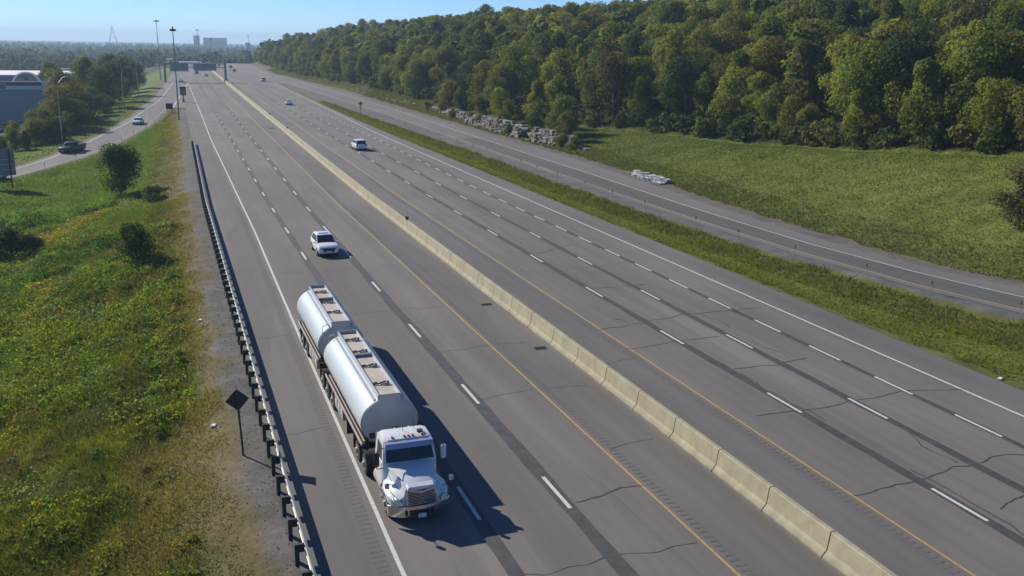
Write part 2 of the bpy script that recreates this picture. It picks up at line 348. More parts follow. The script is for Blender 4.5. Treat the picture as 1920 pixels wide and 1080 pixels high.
def ground_col(x, y):
    c = np.zeros(x.shape + (3,)); cc = cv(y)
    n = vnoise(x, y, 9, 21); n2 = vnoise(x, y, 3.2, 22); nb = vnoise(x, y, 24, 23)
    rough = np.array([.120, .125, .042])[None] * np.ones_like(x)[..., None]
    rough = rough * (1 - .55 * sst((n[..., None] - .55) * 4)) + np.array([.105, .085, .04]) * .55 * sst((n[..., None] - .55) * 4)
    green = np.array([.105, .140, .036])
    kg = sst((y - 105) / 30 + (nb - .5) * .9) * sst(((2 + cc) - x - 3) / 5)
    left = rough * (1 - kg[..., None]) + green * kg[..., None]
    dry = np.array([.125, .105, .058]); kd = sst(1 - ((2 + cc) - x - 1.0) / 3.5 + (n2 - .5) * 1.4) * .8
    left = left * (1 - kd[..., None]) + dry * kd[..., None]
    gravel = np.array([.125, .122, .125]); kgr = sst((x - (1.5 + cc) + (n2 - .5) * 2.4 + (n - .5) * 1.6) / .9)
    left = left * (1 - kgr[..., None]) + gravel * kgr[..., None]
    c[:] = left
    out = (x < rout(y) - .6) & (y > 128)
    c[out] = np.array([.105, .155, .03])
    edge = out & (x > rout(y) - 2.4); c[edge] = np.array([.15, .12, .06])
    far = (x < rout(y) - 14) & (y > 128); c[far] = np.array([.05, .06, .03])
    rd = (x >= 3.4 + cc) & (x < xe(y)); c[rd] = .1
    # median strip
    t = (x - xe(y)) / np.clip(xg(y) - xe(y), .1, None); md = (t >= 0) & (t <= 1) & (y < 430)
    mw = np.array([.125, .145, .030]) * (1 - .35 * sst((t - .45) * 4)[..., None]) + np.array([.075, .07, .03]) * .35 * sst((t - .45) * 4)[..., None]
    dr = np.clip(1 - t / .16, 0, 1)[..., None] * .6; mw = mw * (1 - dr) + np.array([.10, .085, .045]) * dr
    c[md] = mw[md]
    gv = (x > xg(y)) & (x < xo(y) + 1.0); c[gv] = np.array([.125, .13, .14])
    rb = x >= xo(y) + .9
    d = x - xo(y) - 1
    gr = np.array([.108, .136, .030]); olive = np.array([.100, .106, .038])
    k = sst(1 - d / 12 + (n - .5) * .8)
    g = gr * (1 - .7 * k[..., None]) + olive * .7 * k[..., None]
    kb = sst((y - 150) / 60) * .7; g = g * (1 - kb[..., None]) + np.array([.072, .068, .026]) * kb[..., None]
    c[rb] = g[rb]
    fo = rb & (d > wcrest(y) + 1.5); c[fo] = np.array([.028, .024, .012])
    rg = rb & (d < .9 + 1.2 * n2); c[rg] = np.array([.13, .115, .105])
    fr = (y > 1000); c[fr] = np.array([.05, .062, .035])
    return c
COL = ground_col(XX, YY)
ny, nx = XX.shape; idx = np.arange(ny * nx).reshape(ny, nx)
F = np.stack([idx[:-1, :-1], idx[:-1, 1:], idx[1:, 1:], idx[1:, :-1]], -1).reshape(-1, 4)
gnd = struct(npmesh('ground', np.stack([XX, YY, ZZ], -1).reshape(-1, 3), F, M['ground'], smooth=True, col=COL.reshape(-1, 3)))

# ------------------------------------------------------------------ paved surfaces and their markings
def strip(name, y0, y1, fl, fr, fz, mat, parent=None, step=4.0, nxs=2):
    ya = np.arange(y0, y1 + .01, (y1 - y0) / max(1, math.ceil((y1 - y0) / step)))
    L, R, Z = np.broadcast_to(fl(ya), ya.shape), np.broadcast_to(fr(ya), ya.shape), np.broadcast_to(fz(ya), ya.shape)
    t = np.linspace(0, 1, nxs)[None]
    X = L[:, None] * (1 - t) + R[:, None] * t
    V = np.stack([X, np.repeat(ya[:, None], nxs, 1), np.repeat(Z[:, None], nxs, 1)], -1).reshape(-1, 3)
    i = np.arange(len(ya) * nxs).reshape(-1, nxs)
    return npmesh(name, V, np.stack([i[:-1, :-1], i[:-1, 1:], i[1:, 1:], i[1:, :-1]], -1).reshape(-1, 4), mat, parent)
flat = lambda h: (lambda y: np.full(np.shape(y), h))
off = lambda x: (lambda y: x + cv(y))
hwy = struct(strip('highway', 6, 428, xleft, xe, flat(0.0), M['asphalt'], step=3))
hwy2 = struct(strip('highway_far', 428, 800, lambda y: np.where(y < 441, rin(y), rout(y)), xo, flat(0.0), M['asphalt'], step=8))
def wl(y): return ip(y, [0, 29, 45, 68, 93, 187, 239, 441], [6.70, 6.79, 6.94, 7.18, 7.5, 7.85, 8.5, 10.46])
def wr(y): return ip(y, [0, 33, 130, 196, 255, 325, 438], [40.7, 40.73, 40.8, 41.0, 42.6, 44.2, 46.5])
strip('median_shoulder', 6, 800, off(18.6), off(21.5), flat(.004), M['asphalt_shoulder'], hwy, 6)
strip('median_shoulder', 6, 800, off(22.7), off(25.75), flat(.004), M['asphalt_shoulder'], hwy, 6)
strip('outer_shoulder', 6, 300, lambda y: 3.42 + cv(y), lambda y: wl(y) - .35, flat(.004), M['asphalt_shoulder'], hwy, 6)
strip('outer_shoulder', 6, 428, lambda y: wr(y) + .3, lambda y: xe(y) - .02, flat(.004), M['asphalt_shoulder'], hwy, 4)
oramp = struct(strip('off_ramp', 130, 441, rout, rin, lambda y: zramp(y) + 0.0, M['asphalt_ramp'], step=3))
nramp = struct(strip('on_ramp', 10, 428, lambda y: xyl(y) - 1.0, xo, flat(0.0), M['asphalt_ramp'], step=3))
strip('travel_lane', 10, 180, lambda y: xyl(y) + .25, lambda y: xw(y) - .1, flat(.004), M['asphalt_ramp_dark'], nramp, 4)
# lines
def line(name, y0, y1, f, w, mat, parent, z=.008, step=4): return strip(name, y0, y1, lambda y: f(y) - w / 2, lambda y: f(y) + w / 2, z if callable(z) else flat(z), mat, parent, step)
line('edge_line', 10, 441, wl, .16, M['paint_white'], hwy)
line('edge_line', 10, 430, wr, .16, M['paint_white'], hwy)
line('edge_line', 10, 800, off(18.09), .11, M['paint_yellow'], hwy)
line('edge_line', 10, 800, off(26.17), .11, M['paint_yellow'], hwy)
line('edge_line', 130, 441, rwhite, .18, M['paint_white'], oramp, lambda y: zramp(y) + .008)
line('gore_line', 274, 441, lambda y: rin(y) + .25, .28, M['paint_white'], hwy)
line('edge_line', 130, 272, lambda y: rin(y) - 1.2, .16, M['paint_yellow'], oramp, lambda y: zramp(y) + .008)
line('edge_line', 10, 428, xw, .14, M['paint_white'], nramp)
line('edge_line', 10, 428, xyl, .14, M['paint_yellow'], nramp)
# dark sealed joints under the lane lines, ragged edges
def ragged(name, y0, y1, f, w, parent, seed, z=.008, step=1.0):
    ya = np.arange(y0, y1, step); a = (vnoise(ya, ya * 0, 1.7, seed) - .5) * .10; b = (vnoise(ya, ya * 0, 2.3, seed + 1) - .5) * .10
    return strip(name, y0, y1, lambda y: f(y) - w / 2 + ip(y, ya, a), lambda y: f(y) + w / 2 + ip(y, ya, b), flat(z), M['sealant'], parent, step)
LN = {'L1': 10.57, 'L2': 14.36, 'R1': 29.90, 'R2': 33.64, 'R3': 37.45}
for k, (n, w) in enumerate((('L1', .62), ('L2', .66), ('R1', .55), ('R2', .52), ('R3', .40))):
    ragged('joint_seal', 8, 560, off(LN[n]), w, hwy, 40 + k, step=1.0 if k < 5 else 2)
def dash_mesh(l, w):
    b = MB(); b.quad((-w/2, -l/2, 0), (w/2, -l/2, 0), (w/2, l/2, 0), (-w/2, l/2, 0)); return b.build('lane_dash', M['paint_white'], mesh_only=True)
DM = dash_mesh(3.0, .17)
for n, y0, per, ye in (('L1', 33.3, 12.0, 330), ('L2', 33.06, 12.0, 330), ('R1', 26.84, 12.0, 300), ('R2', 36.8 - 12, 12.0, 300), ('R3', 33.2 - 12, 6.0, 330)):
    y = y0 - per
    while y < ye:
        obj('lane_dash', DM, hwy, (LN[n] + float(cv(y)), y, .013), (0, 0, -math.atan(.0124) if y > 110 else 0)); y += per
# rumble strips and sealed cracks
def bars(name, y0, y1, step, f0, f1, w, mat, parent, z=.009):
    V, Fq = [], []
    for y in np.arange(y0, y1, step):
        a, b = float(f0(y)), float(f1(y)); k = len(V); V += [(a, y - w/2, z), (b, y - w/2, z), (b, y + w/2, z), (a, y + w/2, z)]; Fq.append((k, k+1, k+2, k+3))
    o = npmesh(name, V, Fq, mat, parent); o['kind'] = 'stuff'; return o
bars('rumble_strip', 12, 110, .36, lambda y: wl(y) - .85, lambda y: wl(y) - .38, .15, M['rumble'], hwy)
bars('rumble_strip', 12, 130, .36, off(18.32), off(18.74), .15, M['rumble'], hwy)
bars('rumble_strip', 12, 130, .36, off(25.48), off(25.9), .15, M['rumble'], hwy)
CR = [[(29.7,64.1),(32,63.7),(35.4,63.9)],[(26,53.75),(29.4,54.33),(33.2,55.2),(36.9,55.4),(40,55.1)],[(25.8,49.5),(29.4,49.9),(33.1,50.05)],[(30.3,44.3),(33.3,44.15),(35.9,44.7)],
 [(27.4,37.7),(29.5,37.77),(31.3,37.58),(33.35,37.9),(35.1,37.8),(36.7,38.1),(37.8,38.2),(40.8,37.5)],[(26.2,28.8),(29.7,29.1),(30.4,29.2),(31.9,29.6),(33.6,29.8),(35.8,29.95),(37.6,29.6)],
 [(33.4,33.7),(32.9,32.1),(33.06,29.95)],[(31.2,26),(33.1,26.5),(35,26.9)],[(14.77,31.9),(16.1,32.1),(17.2,32.55),(18.2,32.3)],[(28.0,55.5),(28.5,55.7),(28.6,54.5)],[(34.6,49.4),(34.8,46.2),(34.6,44.6)],
 [(34.7,55.2),(34.9,51.7)],[(31.4,88),(31,84.2),(30.8,80.1)],[(28,78.2),(31.1,76.7),(35.3,79.6)],[(30.3,45.5),(30.15,41),(30.35,36)],[(30.35,30.2),(30.5,27),(30.4,23)],
 [(10.7,27.5),(12.3,27.3),(14.2,27.8),(18,27.4)],[(26.3,70.2),(29.8,70.6),(33.5,70.3),(37,70.9)],[(26.3,96),(30,96.5),(37.2,96.1)],[(7.2,62.1),(10.4,61.8),(14.2,62.3),(17.8,62.0)],[(14.6,44.2),(17.8,44.7),(20.8,44.4)],
 [(7,75.5),(10.5,75.1),(18,75.6)],[(4,58.2),(6.5,58.4)],[(18.3,36.3),(21.2,36.9)],[(23,47.2),(25.8,47.8)],[(14.6,52.2),(18,52.8),(21,52.5)],[(4,42.6),(6.6,42.8)]]
for k, pts in enumerate(CR):
    pts = np.array(pts, float); seg = np.hypot(*np.diff(pts, axis=0).T); s = np.concatenate([[0], np.cumsum(seg)]); t = np.arange(0, s[-1], .25)
    px, py = ip(t, s, pts[:, 0]), ip(t, s, pts[:, 1])
    trans = abs(pts[-1, 0] - pts[0, 0]) > abs(pts[-1, 1] - pts[0, 1])
    wig = (vnoise(t, t * 0 + k * 7.3, .9, 60) - .5) * .34 + (vnoise(t, t * 0 + k * 3.1, .35, 61) - .5) * .12
    if trans: py = py + wig
    else: px = px + wig
    faint = k > 15; w = (.018 if faint else .032) * (1 + (vnoise(t, t * 0 + k, .6, 62) - .5))
    dx = np.gradient(px); dy = np.gradient(py); l = np.hypot(dx, dy) + 1e-6; nxv, nyv = -dy / l, dx / l
    V = np.concatenate([np.stack([px + nxv * w, py + nyv * w, np.full_like(t, .0105 + k * .0002)], 1), np.stack([px - nxv * w, py - nyv * w, np.full_like(t, .0105 + k * .0002)], 1)])
    n = len(t); i = np.arange(n - 1); npmesh('sealed_crack', V, np.stack([i, i + 1, i + 1 + n, i + n], 1), M['rumble'] if faint else M['sealant'], hwy)
strip('bridge_joint', 419, 420.4, lambda y: 11 + 0 * y, off(20.6), flat(.016), M['sealant'], hwy, 1)
for x, y in ((20.86, 61.75), (20.87, 51.23)):
    b = MB(); b.box(x - .45, x + .45, y - .3, y + .3, -.05, .012)
    fr_ = b.build('drain_frame', M['rumble'], hwy)
    b = MB()
    for k in range(7): b.box(x - .38, x + .38, y - .25 + k * .075, y - .21 + k * .075, .012, .024)
    b.build('drain_grate', M['dark_metal'], fr_)

# ------------------------------------------------------------------ median barrier of precast concrete panels
bar = tag(empty('median_barrier', (22.1, 20, 0)), 'long pale concrete median barrier of jointed panels between the two carriageways', 'barrier')
SEG = 3.8
def barrier_panel(L):
    prof = [(-.42, -.02), (-.42, .08), (-.22, .32), (-.13, 1.0), (-.09, 1.04), (.09, 1.04), (.13, 1.0), (.22, .32), (.42, .08), (.42, -.02)]
    b = MB(); b.loft([[(x, y, z) for x, z in prof] for y in (-L/2, L/2)]); return b.build('panel', M['concrete'], mesh_only=True)
PM = barrier_panel(SEG - .055)
def joint_core():
    prof = [(-.38, -.02), (-.38, .06), (-.18, .32), (-.09, .98), (.09, .98), (.18, .32), (.38, .06), (.38, -.02)]
    b = MB(); b.loft([[(x, y, z) for x, z in prof] for y in (-.06, .06)]); return b.build('joint_filler', M['dark_metal'], mesh_only=True)
JM = joint_core()
y = 21.3 - 2 * SEG; k = 0
while y < 640:
    step = SEG if y < 640 else SEG * 2
    x = 22.08 + float(cv(y + SEG / 2)); dy = .5
    ang = -math.atan((float(cv(y + SEG)) - float(cv(y))) / SEG)
    if y < 640:
        obj('panel', PM, bar, (x - 22.1, y + SEG / 2 - 20, 0), (0, 0, ang + random.uniform(-.0012, .0012)))
        obj('joint_filler', JM, bar, (22.08 + float(cv(y)) - 22.1, y - 20, 0), (0, 0, ang)) if y < 150 else None
    y += SEG
ya = np.arange(640, 800, 6.0)
prof = [(-.42, -.02), (-.42, .08), (-.22, .32), (-.13, 1.0), (.13, 1.0), (.22, .32), (.42, .08), (.42, -.02)]
b = MB(); b.loft([[(22.08 + float(cv(t)) + px - 22.1, t - 20, pz) for px, pz in prof] for t in ya]); b.build('far_panels', M['concrete'], bar)
for y, s in ((90.5, .32), (195.5, .3), (233, .3)):           # little dark reflectors on the barrier top
    b = MB(); b.box(-.10, .10, -.05, .05, 0, s * .25); b.box(-.16, .16, -.03, .03, s * .2, s)
    obj('reflector', b.build('reflector', M['reflector'], mesh_only=True), bar, (22.08 + float(cv(y)) - 22.1, y - 20, 1.035))

# ------------------------------------------------------------------ guardrail along the left shoulder
gr = tag(empty('guardrail', (3.66, 30, 0)), 'galvanised steel guardrail on dark posts along the left shoulder', 'guardrail')
PS = 1.92; gy = [19.4 + PS * i for i in range(83)]
b = MB(); b.box(-.38, -.22, -.075, .075, -.55, .72, .012); POSTM = b.build('post', M['wood_block'], mesh_only=True)
b = MB(); b.box(-.22, -.03, -.07, .07, .40, .71, .01); BLKM = b.build('block', M['wood_block'], mesh_only=True)
for y in gy:
    obj('post', POSTM, gr, (float(cv(y)), y - 30, 0), (0, 0, random.uniform(-.05, .05))); obj('block', BLKM, gr, (float(cv(y)), y - 30, 0))
wp = [(.0, .44), (.07, .47), (.08, .52), (.02, .57), (0, .60), (.02, .63), (.08, .68), (.07, .73), (0, .765)]
wsec = [(x, z) for x, z in wp] + [(x - .03, z) for x, z in reversed(wp)]
def wbeam(L):
    b = MB(); b.loft([[(x, y, z) for x, z in wsec] for y in (0, L)]); return b.build('rail_panel', M['galv'], mesh_only=True)
WM = wbeam(PS * 2 + .12)
for i in range(0, len(gy) - 2, 2):
    a = float(cv(gy[i])); e = float(cv(gy[i + 2]))
    obj('rail_panel', WM, gr, (a + (.004 if (i // 2) % 2 else 0), gy[i] - 30, 0.0), (0, 0, -math.atan((e - a) / (2 * PS))))
b = MB(); b.box(-.05, .10, -.2, .25, .40, .78, .05, 2); obj('end_terminal', b.build('end_terminal', M['galv'], mesh_only=True), gr, (float(cv(gy[-1])), gy[-1] - 30 + .2, 0))

# ------------------------------------------------------------------ signs
def gz(x, y): return float(ground_z(x, y))
t = tag(empty('diamond_sign', (2.28, 41.05, gz(2.28, 41.05)), .06), 'dark back of a diamond warning sign on a leaning post beside the guardrail', 'sign')
t.rotation_euler = (0, -.045, .06)
b = MB(); b.box(-.045, .045, -.03, .03, -.5, 3.2, .008); b.build('post', M['sign_back'], t)
b = MB(); r = .53; b.loft([[(r * math.cos(a), yy, 2.70 + r * math.sin(a)) for a in (0, math.pi/2, math.pi, 3*math.pi/2)] for yy in (.032, .036)]); b.build('panel', M['sign_back'], t)
b = MB(); b.quad(*[((r - .01) * math.cos(a), .040, 2.70 + (r - .01) * math.sin(a)) for a in (0, math.pi/2, math.pi, 3*math.pi/2)]); b.build('sign_face', M['sign_yellow'], t)
b = MB(); b.tube([(0, -.04, 3.02), (0, .035, 3.02)], .02, 6); b.tube([(0, -.04, 2.4), (0, .035, 2.4)], .02, 6); b.build('bolt', M['galv'], t)

t = tag(empty('guide_sign', (-23.4, 157.8, gz(-23.4, 157.8))), 'large grey sign back on two posts at the left edge below the ramp', 'sign'); t.rotation_euler = (0, 0, .10)
for x in (-.75, 1.05):
    b = MB(); b.box(x - .09, x + .09, -.09, .09, -.8, 5.6, .01); b.build('post', M['dark_metal'], t)
for k in range(5):
    b = MB(); b.box(-2.9, 1.75, .10, .14, 1.75 + k * .80, 2.53 + k * .80, .006); b.build('panel', M['sign_back_grey'], t)
for z in (2.2, 3.7, 5.2):
    b = MB(); b.box(-2.85, 1.7, .06, .10, z, z + .09); b.build('stiffener', M['grey_metal'], t)

t = tag(empty('exit_sign', (5.6, 300, -.05)), 'small dark exit sign with red border standing in the gore between off-ramp and highway', 'sign')
b = MB(); b.box(-.12, .12, -.06, .06, -.5, 2.4, .01); b.build('post', M['dark_metal'], t)
b = MB(); b.box(-.85, .85, -.05, .05, 2.0, 4.0, .03); p = b.build('panel', M['maroon'], t)
b = MB(); b.box(-.6, .6, -.085, -.055, 2.25, 3.5, .01); b.build('sign_face', M['grey_metal'], p)
b = MB(); b.box(-.95, .95, -.06, .06, 4.02, 4.5, .03); b.build('top_plate', M['sign_back'], t)
b = MB(); b.cyl(0, 0, -.1, 1.0, .28, 10); b.build('base_drum', M['black'], t)

gx = float(rin(262)) + .8
t = tag(empty('roadside_cabinet', (gx, 262, gz(gx, 262))), 'dark green square marker board beside the off-ramp nose', 'sign')
for x in (-.5, .5):
    b = MB(); b.box(x - .05, x + .05, -.05, .05, -.5, 1.2); b.build('leg', M['dark_metal'], t)
b = MB(); b.box(-.85, .85, -.06, .06, .9, 2.4, .03); b.build('panel', M['sign_green'], t)
b = MB(); b.box(-.75, .75, -.075, -.062, 1.0, 2.3, .01); b.build('sign_face', M['black'], t)

t = tag(empty('warning_sign', (48.8, 250.3, gz(48.8, 250.3))), 'yellow diamond warning sign in the grass strip beside the on-ramp', 'sign')
b = MB(); b.box(-.05, .05, -.04, .04, -.5, 2.9, .008); b.build('post', M['dark_metal'], t)
b = MB(); r = .62; b.loft([[(r * math.cos(a), yy, 2.5 + r * math.sin(a)) for a in (0, math.pi/2, math.pi, 3*math.pi/2)] for yy in (-.06, -.045)]); p = b.build('panel', M['sign_yellow'], t)
b = MB(); b.tube([(-.0, -.068, 2.2), (0, -.068, 2.75)], .05, 5); b.tube([(0, -.068, 2.5), (.2, -.068, 2.72)], .05, 5); b.build('arrow_symbol', M['black'], p)
b = MB(); b.box(-.3, .3, -.06, -.045, 1.5, 1.85, .01); b.build('tab_panel', M['sign_yellow'], t)

# delineators
ORDN = ['first', 'second', 'third', 'fourth', 'fifth', 'sixth', 'seventh', 'eighth', 'ninth', 'tenth', 'eleventh', 'twelfth', 'thirteenth', 'fourteenth', 'fifteenth', 'sixteenth', 'seventeenth', 'eighteenth', 'nineteenth', 'twentieth', 'twenty-first', 'twenty-second', 'twenty-third']
b = MB(); b.box(-.03, .03, -.012, .012, -.4, 1.05); DPM = b.build('post', M['galv'], mesh_only=True)
b = MB(); b.box(-.09, .09, -.035, -.012, .80, 1.08, .01); DRM = b.build('reflector', M['reflector'], mesh_only=True)
b = MB(); b.box(-.09, .09, -.035, -.012, .80, 1.08, .01); DOM = b.build('reflector', M['orange'], mesh_only=True)
def delin(x, y, z, label, grp, s=1.0, om=False, rz=0):
    t = tag(empty('delineator', (x, y, z), rz), label, 'marker post', grp); t.scale = (s * .6, s * .8, s)
    obj('post', DPM, t); obj('reflector', DOM if om else DRM, t)
for i, y in enumerate((163.5, 171.5, 180.5, 191, 201.5, 212, 223.5, 234, 246, 259.5)):
    x = float(rin(y)) + .55
    delin(x, y, float(ground_z(x, y)), f'thin dark reflector post, {ORDN[i]} from the camera along the off-ramp edge', 'marker posts along the off-ramp', 1.15, rz=-.35)
for i, y in enumerate((48.3, 55, 61.4, 69.4, 77.5, 85, 96, 104.2, 112, 121, 129, 136, 145, 153, 160.3, 169.5, 182, 189, 200, 207, 218.5, 232, 247)):
    x = float(xg(y)) + .9 if y > 60 else float(xyl(y)) - 1.6
    delin(x, y, -.08, f'thin reflector post, {ORDN[i]} from the right frame edge along the on-ramp gravel', 'marker posts along the on-ramp', 1.0, i % 3 == 0)

# ------------------------------------------------------------------ lamp poles
def high_mast(x, y, h, label, sc_=1.0):
    hd = .42 if sc_ == 1.0 else .85
    z = gz(x, y); t = tag(empty('high_mast_light', (x, y, z)), label, 'lamp pole', 'high mast lights')
    b = MB(); b.tube([(0, 0, -.5), (0, 0, h * .5), (0, 0, h)], [.19 * sc_, .14 * sc_, .085 * sc_], 10); b.build('pole', M['pole'], t, True)
    b = MB(); b.cyl(0, 0, h - .9, h - .5, .28, 10); b.cyl(0, 0, h - .5, h + .15, .16, 8); b.build('hoist_head', M['pole'], t)
    for k in range(6):
        a = k * math.pi / 3; c, s = math.cos(a), math.sin(a)
        b = MB(); b.tube([(0, 0, h - .35), (c * hd, s * hd, h - .45)], .045, 5); p = b.build('bracket', M['pole'], t)
        b = MB(); b.cyl(c * hd * 1.15, s * hd * 1.15, h - .85, h - .40, .26, 9, .16); b.build('luminaire', M['dark_metal'], p)
high_mast(3.1, 236, 21.0 - 0, 'tall high mast light rising nearest by the highway gore')
high_mast(-.6, 463, 26.4, 'leftmost tall high mast light beyond the off-ramp bank', 1.2)
high_mast(25, 700, 25.0, 'high mast light standing above the overhead gantry', 1.3)
high_mast(43, 900, 25.5, 'high mast light farthest down the highway on the left carriageway', 1.4)
high_mast(105, 1250, 33, 'faint high mast light beside the hilltop at the forest end', 1.6)
def davit(x, y, h, label, arm=2.6):
    z = gz(x, y); t = tag(empty('street_light', (x, y, z)), label, 'lamp pole', 'davit street lights')
    b = MB(); b.tube([(0, 0, -.5), (0, 0, h * .8)], [.11, .075], 8); b.build('pole', M['pole_light'], t, True)
    b = MB(); b.tube([(0, 0, h * .8), (.25, 0, h * .9), (arm * .5, 0, h * .985), (arm, 0, h)], [.075, .065, .055, .05], 8); a = b.build('arm', M['pole_light'], t, True)
    b = MB(); b.loft([[(arm - .1 + px, py, h + pz) for px, py, pz in ((0, -.13, -.02), (0, .13, -.02), (0, .09, .1), (0, -.09, .1))], [(arm + .65 + px, py, h + pz) for px, py, pz in ((0, -.08, .0), (0, .08, .0), (0, .05, .08), (0, -.05, .08))]]); b.build('luminaire', M['pole_light'], a)
davit(-19.3, 205, 12.8, 'curved arm street light rising from trees left of the off-ramp', 2.4)
davit(-9.6, 262, 11.5, 'slim street light pole on the grass bank by the off-ramp bend', 1.4)
davit(-7.5, 330, 13, 'slim street light pole farther up the off-ramp bank', 1.4)

# overhead sign gantry
gzv = 440.0; gcv = float(cv(gzv))
t = tag(empty('overhead_gantry', (26.4, gzv, 0)), 'overhead sign gantry spanning the far left carriageway with two grey panels', 'gantry')
b = MB(); b.tube([(0, 0, -.3), (0, 0, 8.9)], [.55, .42], 12); b.build('post', M['grey_metal'], t, True)
b = MB(); b.tube([(-25.0, 0, -2), (-25.0, 0, 8.0)], [.5, .4], 12); b.build('post', M['grey_metal'], t, True)
for z in (6.3, 7.9):
    b = MB(); b.tube([(-25.0, 0, z), (0, 0, z)], .18, 8); b.build('beam', M['grey_metal'], t, True)
b = MB()
for k in range(17): b.tube([(-25 + k * 1.47, 0, 6.3 if k % 2 else 7.9), (-25 + (k + 1) * 1.47, 0, 7.9 if k % 2 else 6.3)], .07, 5)
b.build('lattice', M['grey_metal'], t)
b = MB(); b.box(-.3, 4.5, -.3, .3, 8.5, 8.95, .05); b.build('cantilever_arm', M['sign_green'], t)
b = MB(); b.cyl(0, 0, -.3, 1.3, .9, 14); b.build('pedestal', M['concrete'], t)
for x0, x1, z0, z1 in ((-22.9, -15.3, 4.6, 8.1), (-13.2, -3.7, 4.95, 8.0)):
    n = 4
    for k in range(n):
        b = MB(); b.box(x0, x1, -.62, -.55, z0 + .35 + k * (z1 - z0 - .35) / n, z0 + .35 + (k + 1) * (z1 - z0 - .35) / n - .03, .01); b.build('sign_panel', M['sign_back_grey'], t)
    b = MB(); b.box(x0, x1, -.95, -.5, z0, z0 + .3); b.build('walkway', M['rail_cream'], t)

# ------------------------------------------------------------------ rock cut beside the on-ramp
def rock_mesh(seed, mat):
    rr = random.Random(seed); bm = bmesh.new(); bmesh.ops.create_cube(bm, size=1.0)
    bmesh.ops.subdivide_edges(bm, edges=bm.edges[:], cuts=1, use_grid_fill=True)
    for v in bm.verts:
        v.co += Vector((rr.uniform(-.13, .13), rr.uniform(-.13, .13), rr.uniform(-.10, .10)))
        if v.co.length > .75: v.co *= .9
    me = bpy.data.meshes.new('rock'); bm.to_mesh(me); bm.free(); me.materials.append(mat); return me
RKC = [rock_mesh(40 + i, M['rock_chalk']) for i in range(3)]
RK = [rock_mesh(i, M['rock']) for i in range(7)] + [rock_mesh(20 + i, M['rock_white']) for i in range(4)]
def rocks(name, label, y0, y1, fx, fh, seed, pale=.3, size=1.6):
    rr = random.Random(seed); t = tag(empty(name, (fx(y0), y0, 0)), label, 'rocks')
    y = y0
    while y < y1:
        h = fh(y); z = -.1; row = 0
        while z < h:
            hh = rr.uniform(.35, .75) * min(1.0, size / 1.5); L = rr.uniform(.45, 1.3) * size; dp = rr.uniform(.8, 1.8)
            top = z + hh >= h
            me = rr.choice(RKC) if pale >= 1 else rr.choice(RK[7:]) if rr.random() < (pale + (.3 if top else 0)) else rr.choice(RK[:7])
            obj('rock', me, t, (fx(y) + row * .42 + rr.uniform(-.35, .35) + dp * .3 - fx(y0), y - y0 + rr.uniform(-.4, .4), z + hh / 2), (rr.uniform(-.10, .10), rr.uniform(-.10, .10), rr.uniform(-.3, .3)), (dp, L, hh * 1.15))
            z += hh * .93; row += 1
        y += rr.uniform(.55, .85) * size * (1 + max(0, y - 190) * .006)
    return t
rocks('rock_cut', 'broken limestone rock ledge at the near end of the cut, right of the gap', 152, 174, lambda y: 66.6 + (174 - y) * .10, lambda y: ip(y, [152, 157, 165, 174], [.6, 1.5, 2.3, 2.1]), 3)
rocks('rock_cut', 'long pale layered limestone rock cut along the on-ramp below the trees', 178, 262, lambda y: 66.2 + (y - 178) * .015, lambda y: ip(y, [178, 190, 215, 240, 262], [1.9, 2.1, 1.8, 1.4, .8]), 5, .40, 1.7)
rocks('rock_ledge', 'low broken line of pale rocks fading toward the far end of the on-ramp', 268, 345, lambda y: 67.2, lambda y: ip(y, [268, 345], [.95, .6]), 6, .5, 1.6)
rocks('rock_ledge', 'short row of white rocks at the on-ramp edge under the grass bank', 113.5, 124.5, lambda y: 63.7 + (y - 113) * .04, lambda y: .32, 9, 1.0, .75)

# ------------------------------------------------------------------ buildings on the left and far away
t = tag(empty('store_building', (-58.2, 290, -8)), 'big grey-blue store with maroon and white parapet and round green arch', 'building')
b = MB(); b.box(-60, 28.6, 0, 42, 0, 12.1); b.build('wall', M['wall_blue'], t)
for k in range(12):
    b = MB(); b.box(-54 + k * 7.0, -53.9 + k * 7.0, -.06, -.002, 2.0, 12.0); b.build('wall_joint', M['grey_metal'], t)
b = MB(); b.box(-60, 28.65, -.12, -.003, 0, 1.7); b.build('base_course', M['stone_base'], t)
b = MB(); b.box(-60, 28.9, -.5, .0, 12.1, 14.2); p = b.build('parapet', M['white_wall'], t)
b = MB(); b.box(-60, 13.5, -.56, -.51, 13.2, 14.1); b.build('stripe', M['maroon'], p)
b = MB(); b.box(18.5, 27.2, -.56, -.51, 13.2, 14.1); b.build('stripe', M['maroon'], p)
b = MB(); b.box(13.6, 18.4, -.6, -.5, 12.3, 14.2); b.build('stripe', M['grey_metal'], p)
b = MB(); b.box(-60, 28.6, .1, 42, 12.1, 12.3); b.build('roof', M['roof_grey'], t)
def arch(parent, cx, y, z, r, w, name='arch'):
    n = 18; ang = [math.pi * k / n for k in range(n + 1)]
    b = MB(); b.loft([[(cx + q * math.cos(a), yy, z + q * math.sin(a)) for q, yy in ((r, y - .6), (r, y + w), (r - .45, y + w), (r - .45, y - .6))] for a in ang], True, True); o = b.build(name, M['white_wall'], parent)
    b = MB(); vs = [(cx + (r - .4) * math.cos(a), y, z + (r - .4) * math.sin(a)) for a in ang]; b.loft([vs, [(x_, y + .5, z_) for x_, _, z_ in vs]]); g = b.build('arch_glass', M['arch_green'], o)
    b = MB(); b.box(cx - .5, cx + .5, y - .12, y - .02, z + 1.4, z + 2.1); b.build('emblem', M['dark_metal'], o)
arch(t, 22.6, 8, 12.9, 3.7, 1.6); arch(t, 29.6, 22, 12.2, 3.3, 1.6)
b = MB(); b.box(29.0, 33.8, 1.2, 30, 0, 10.6); b.build('annex', M['roof_grey'], t)
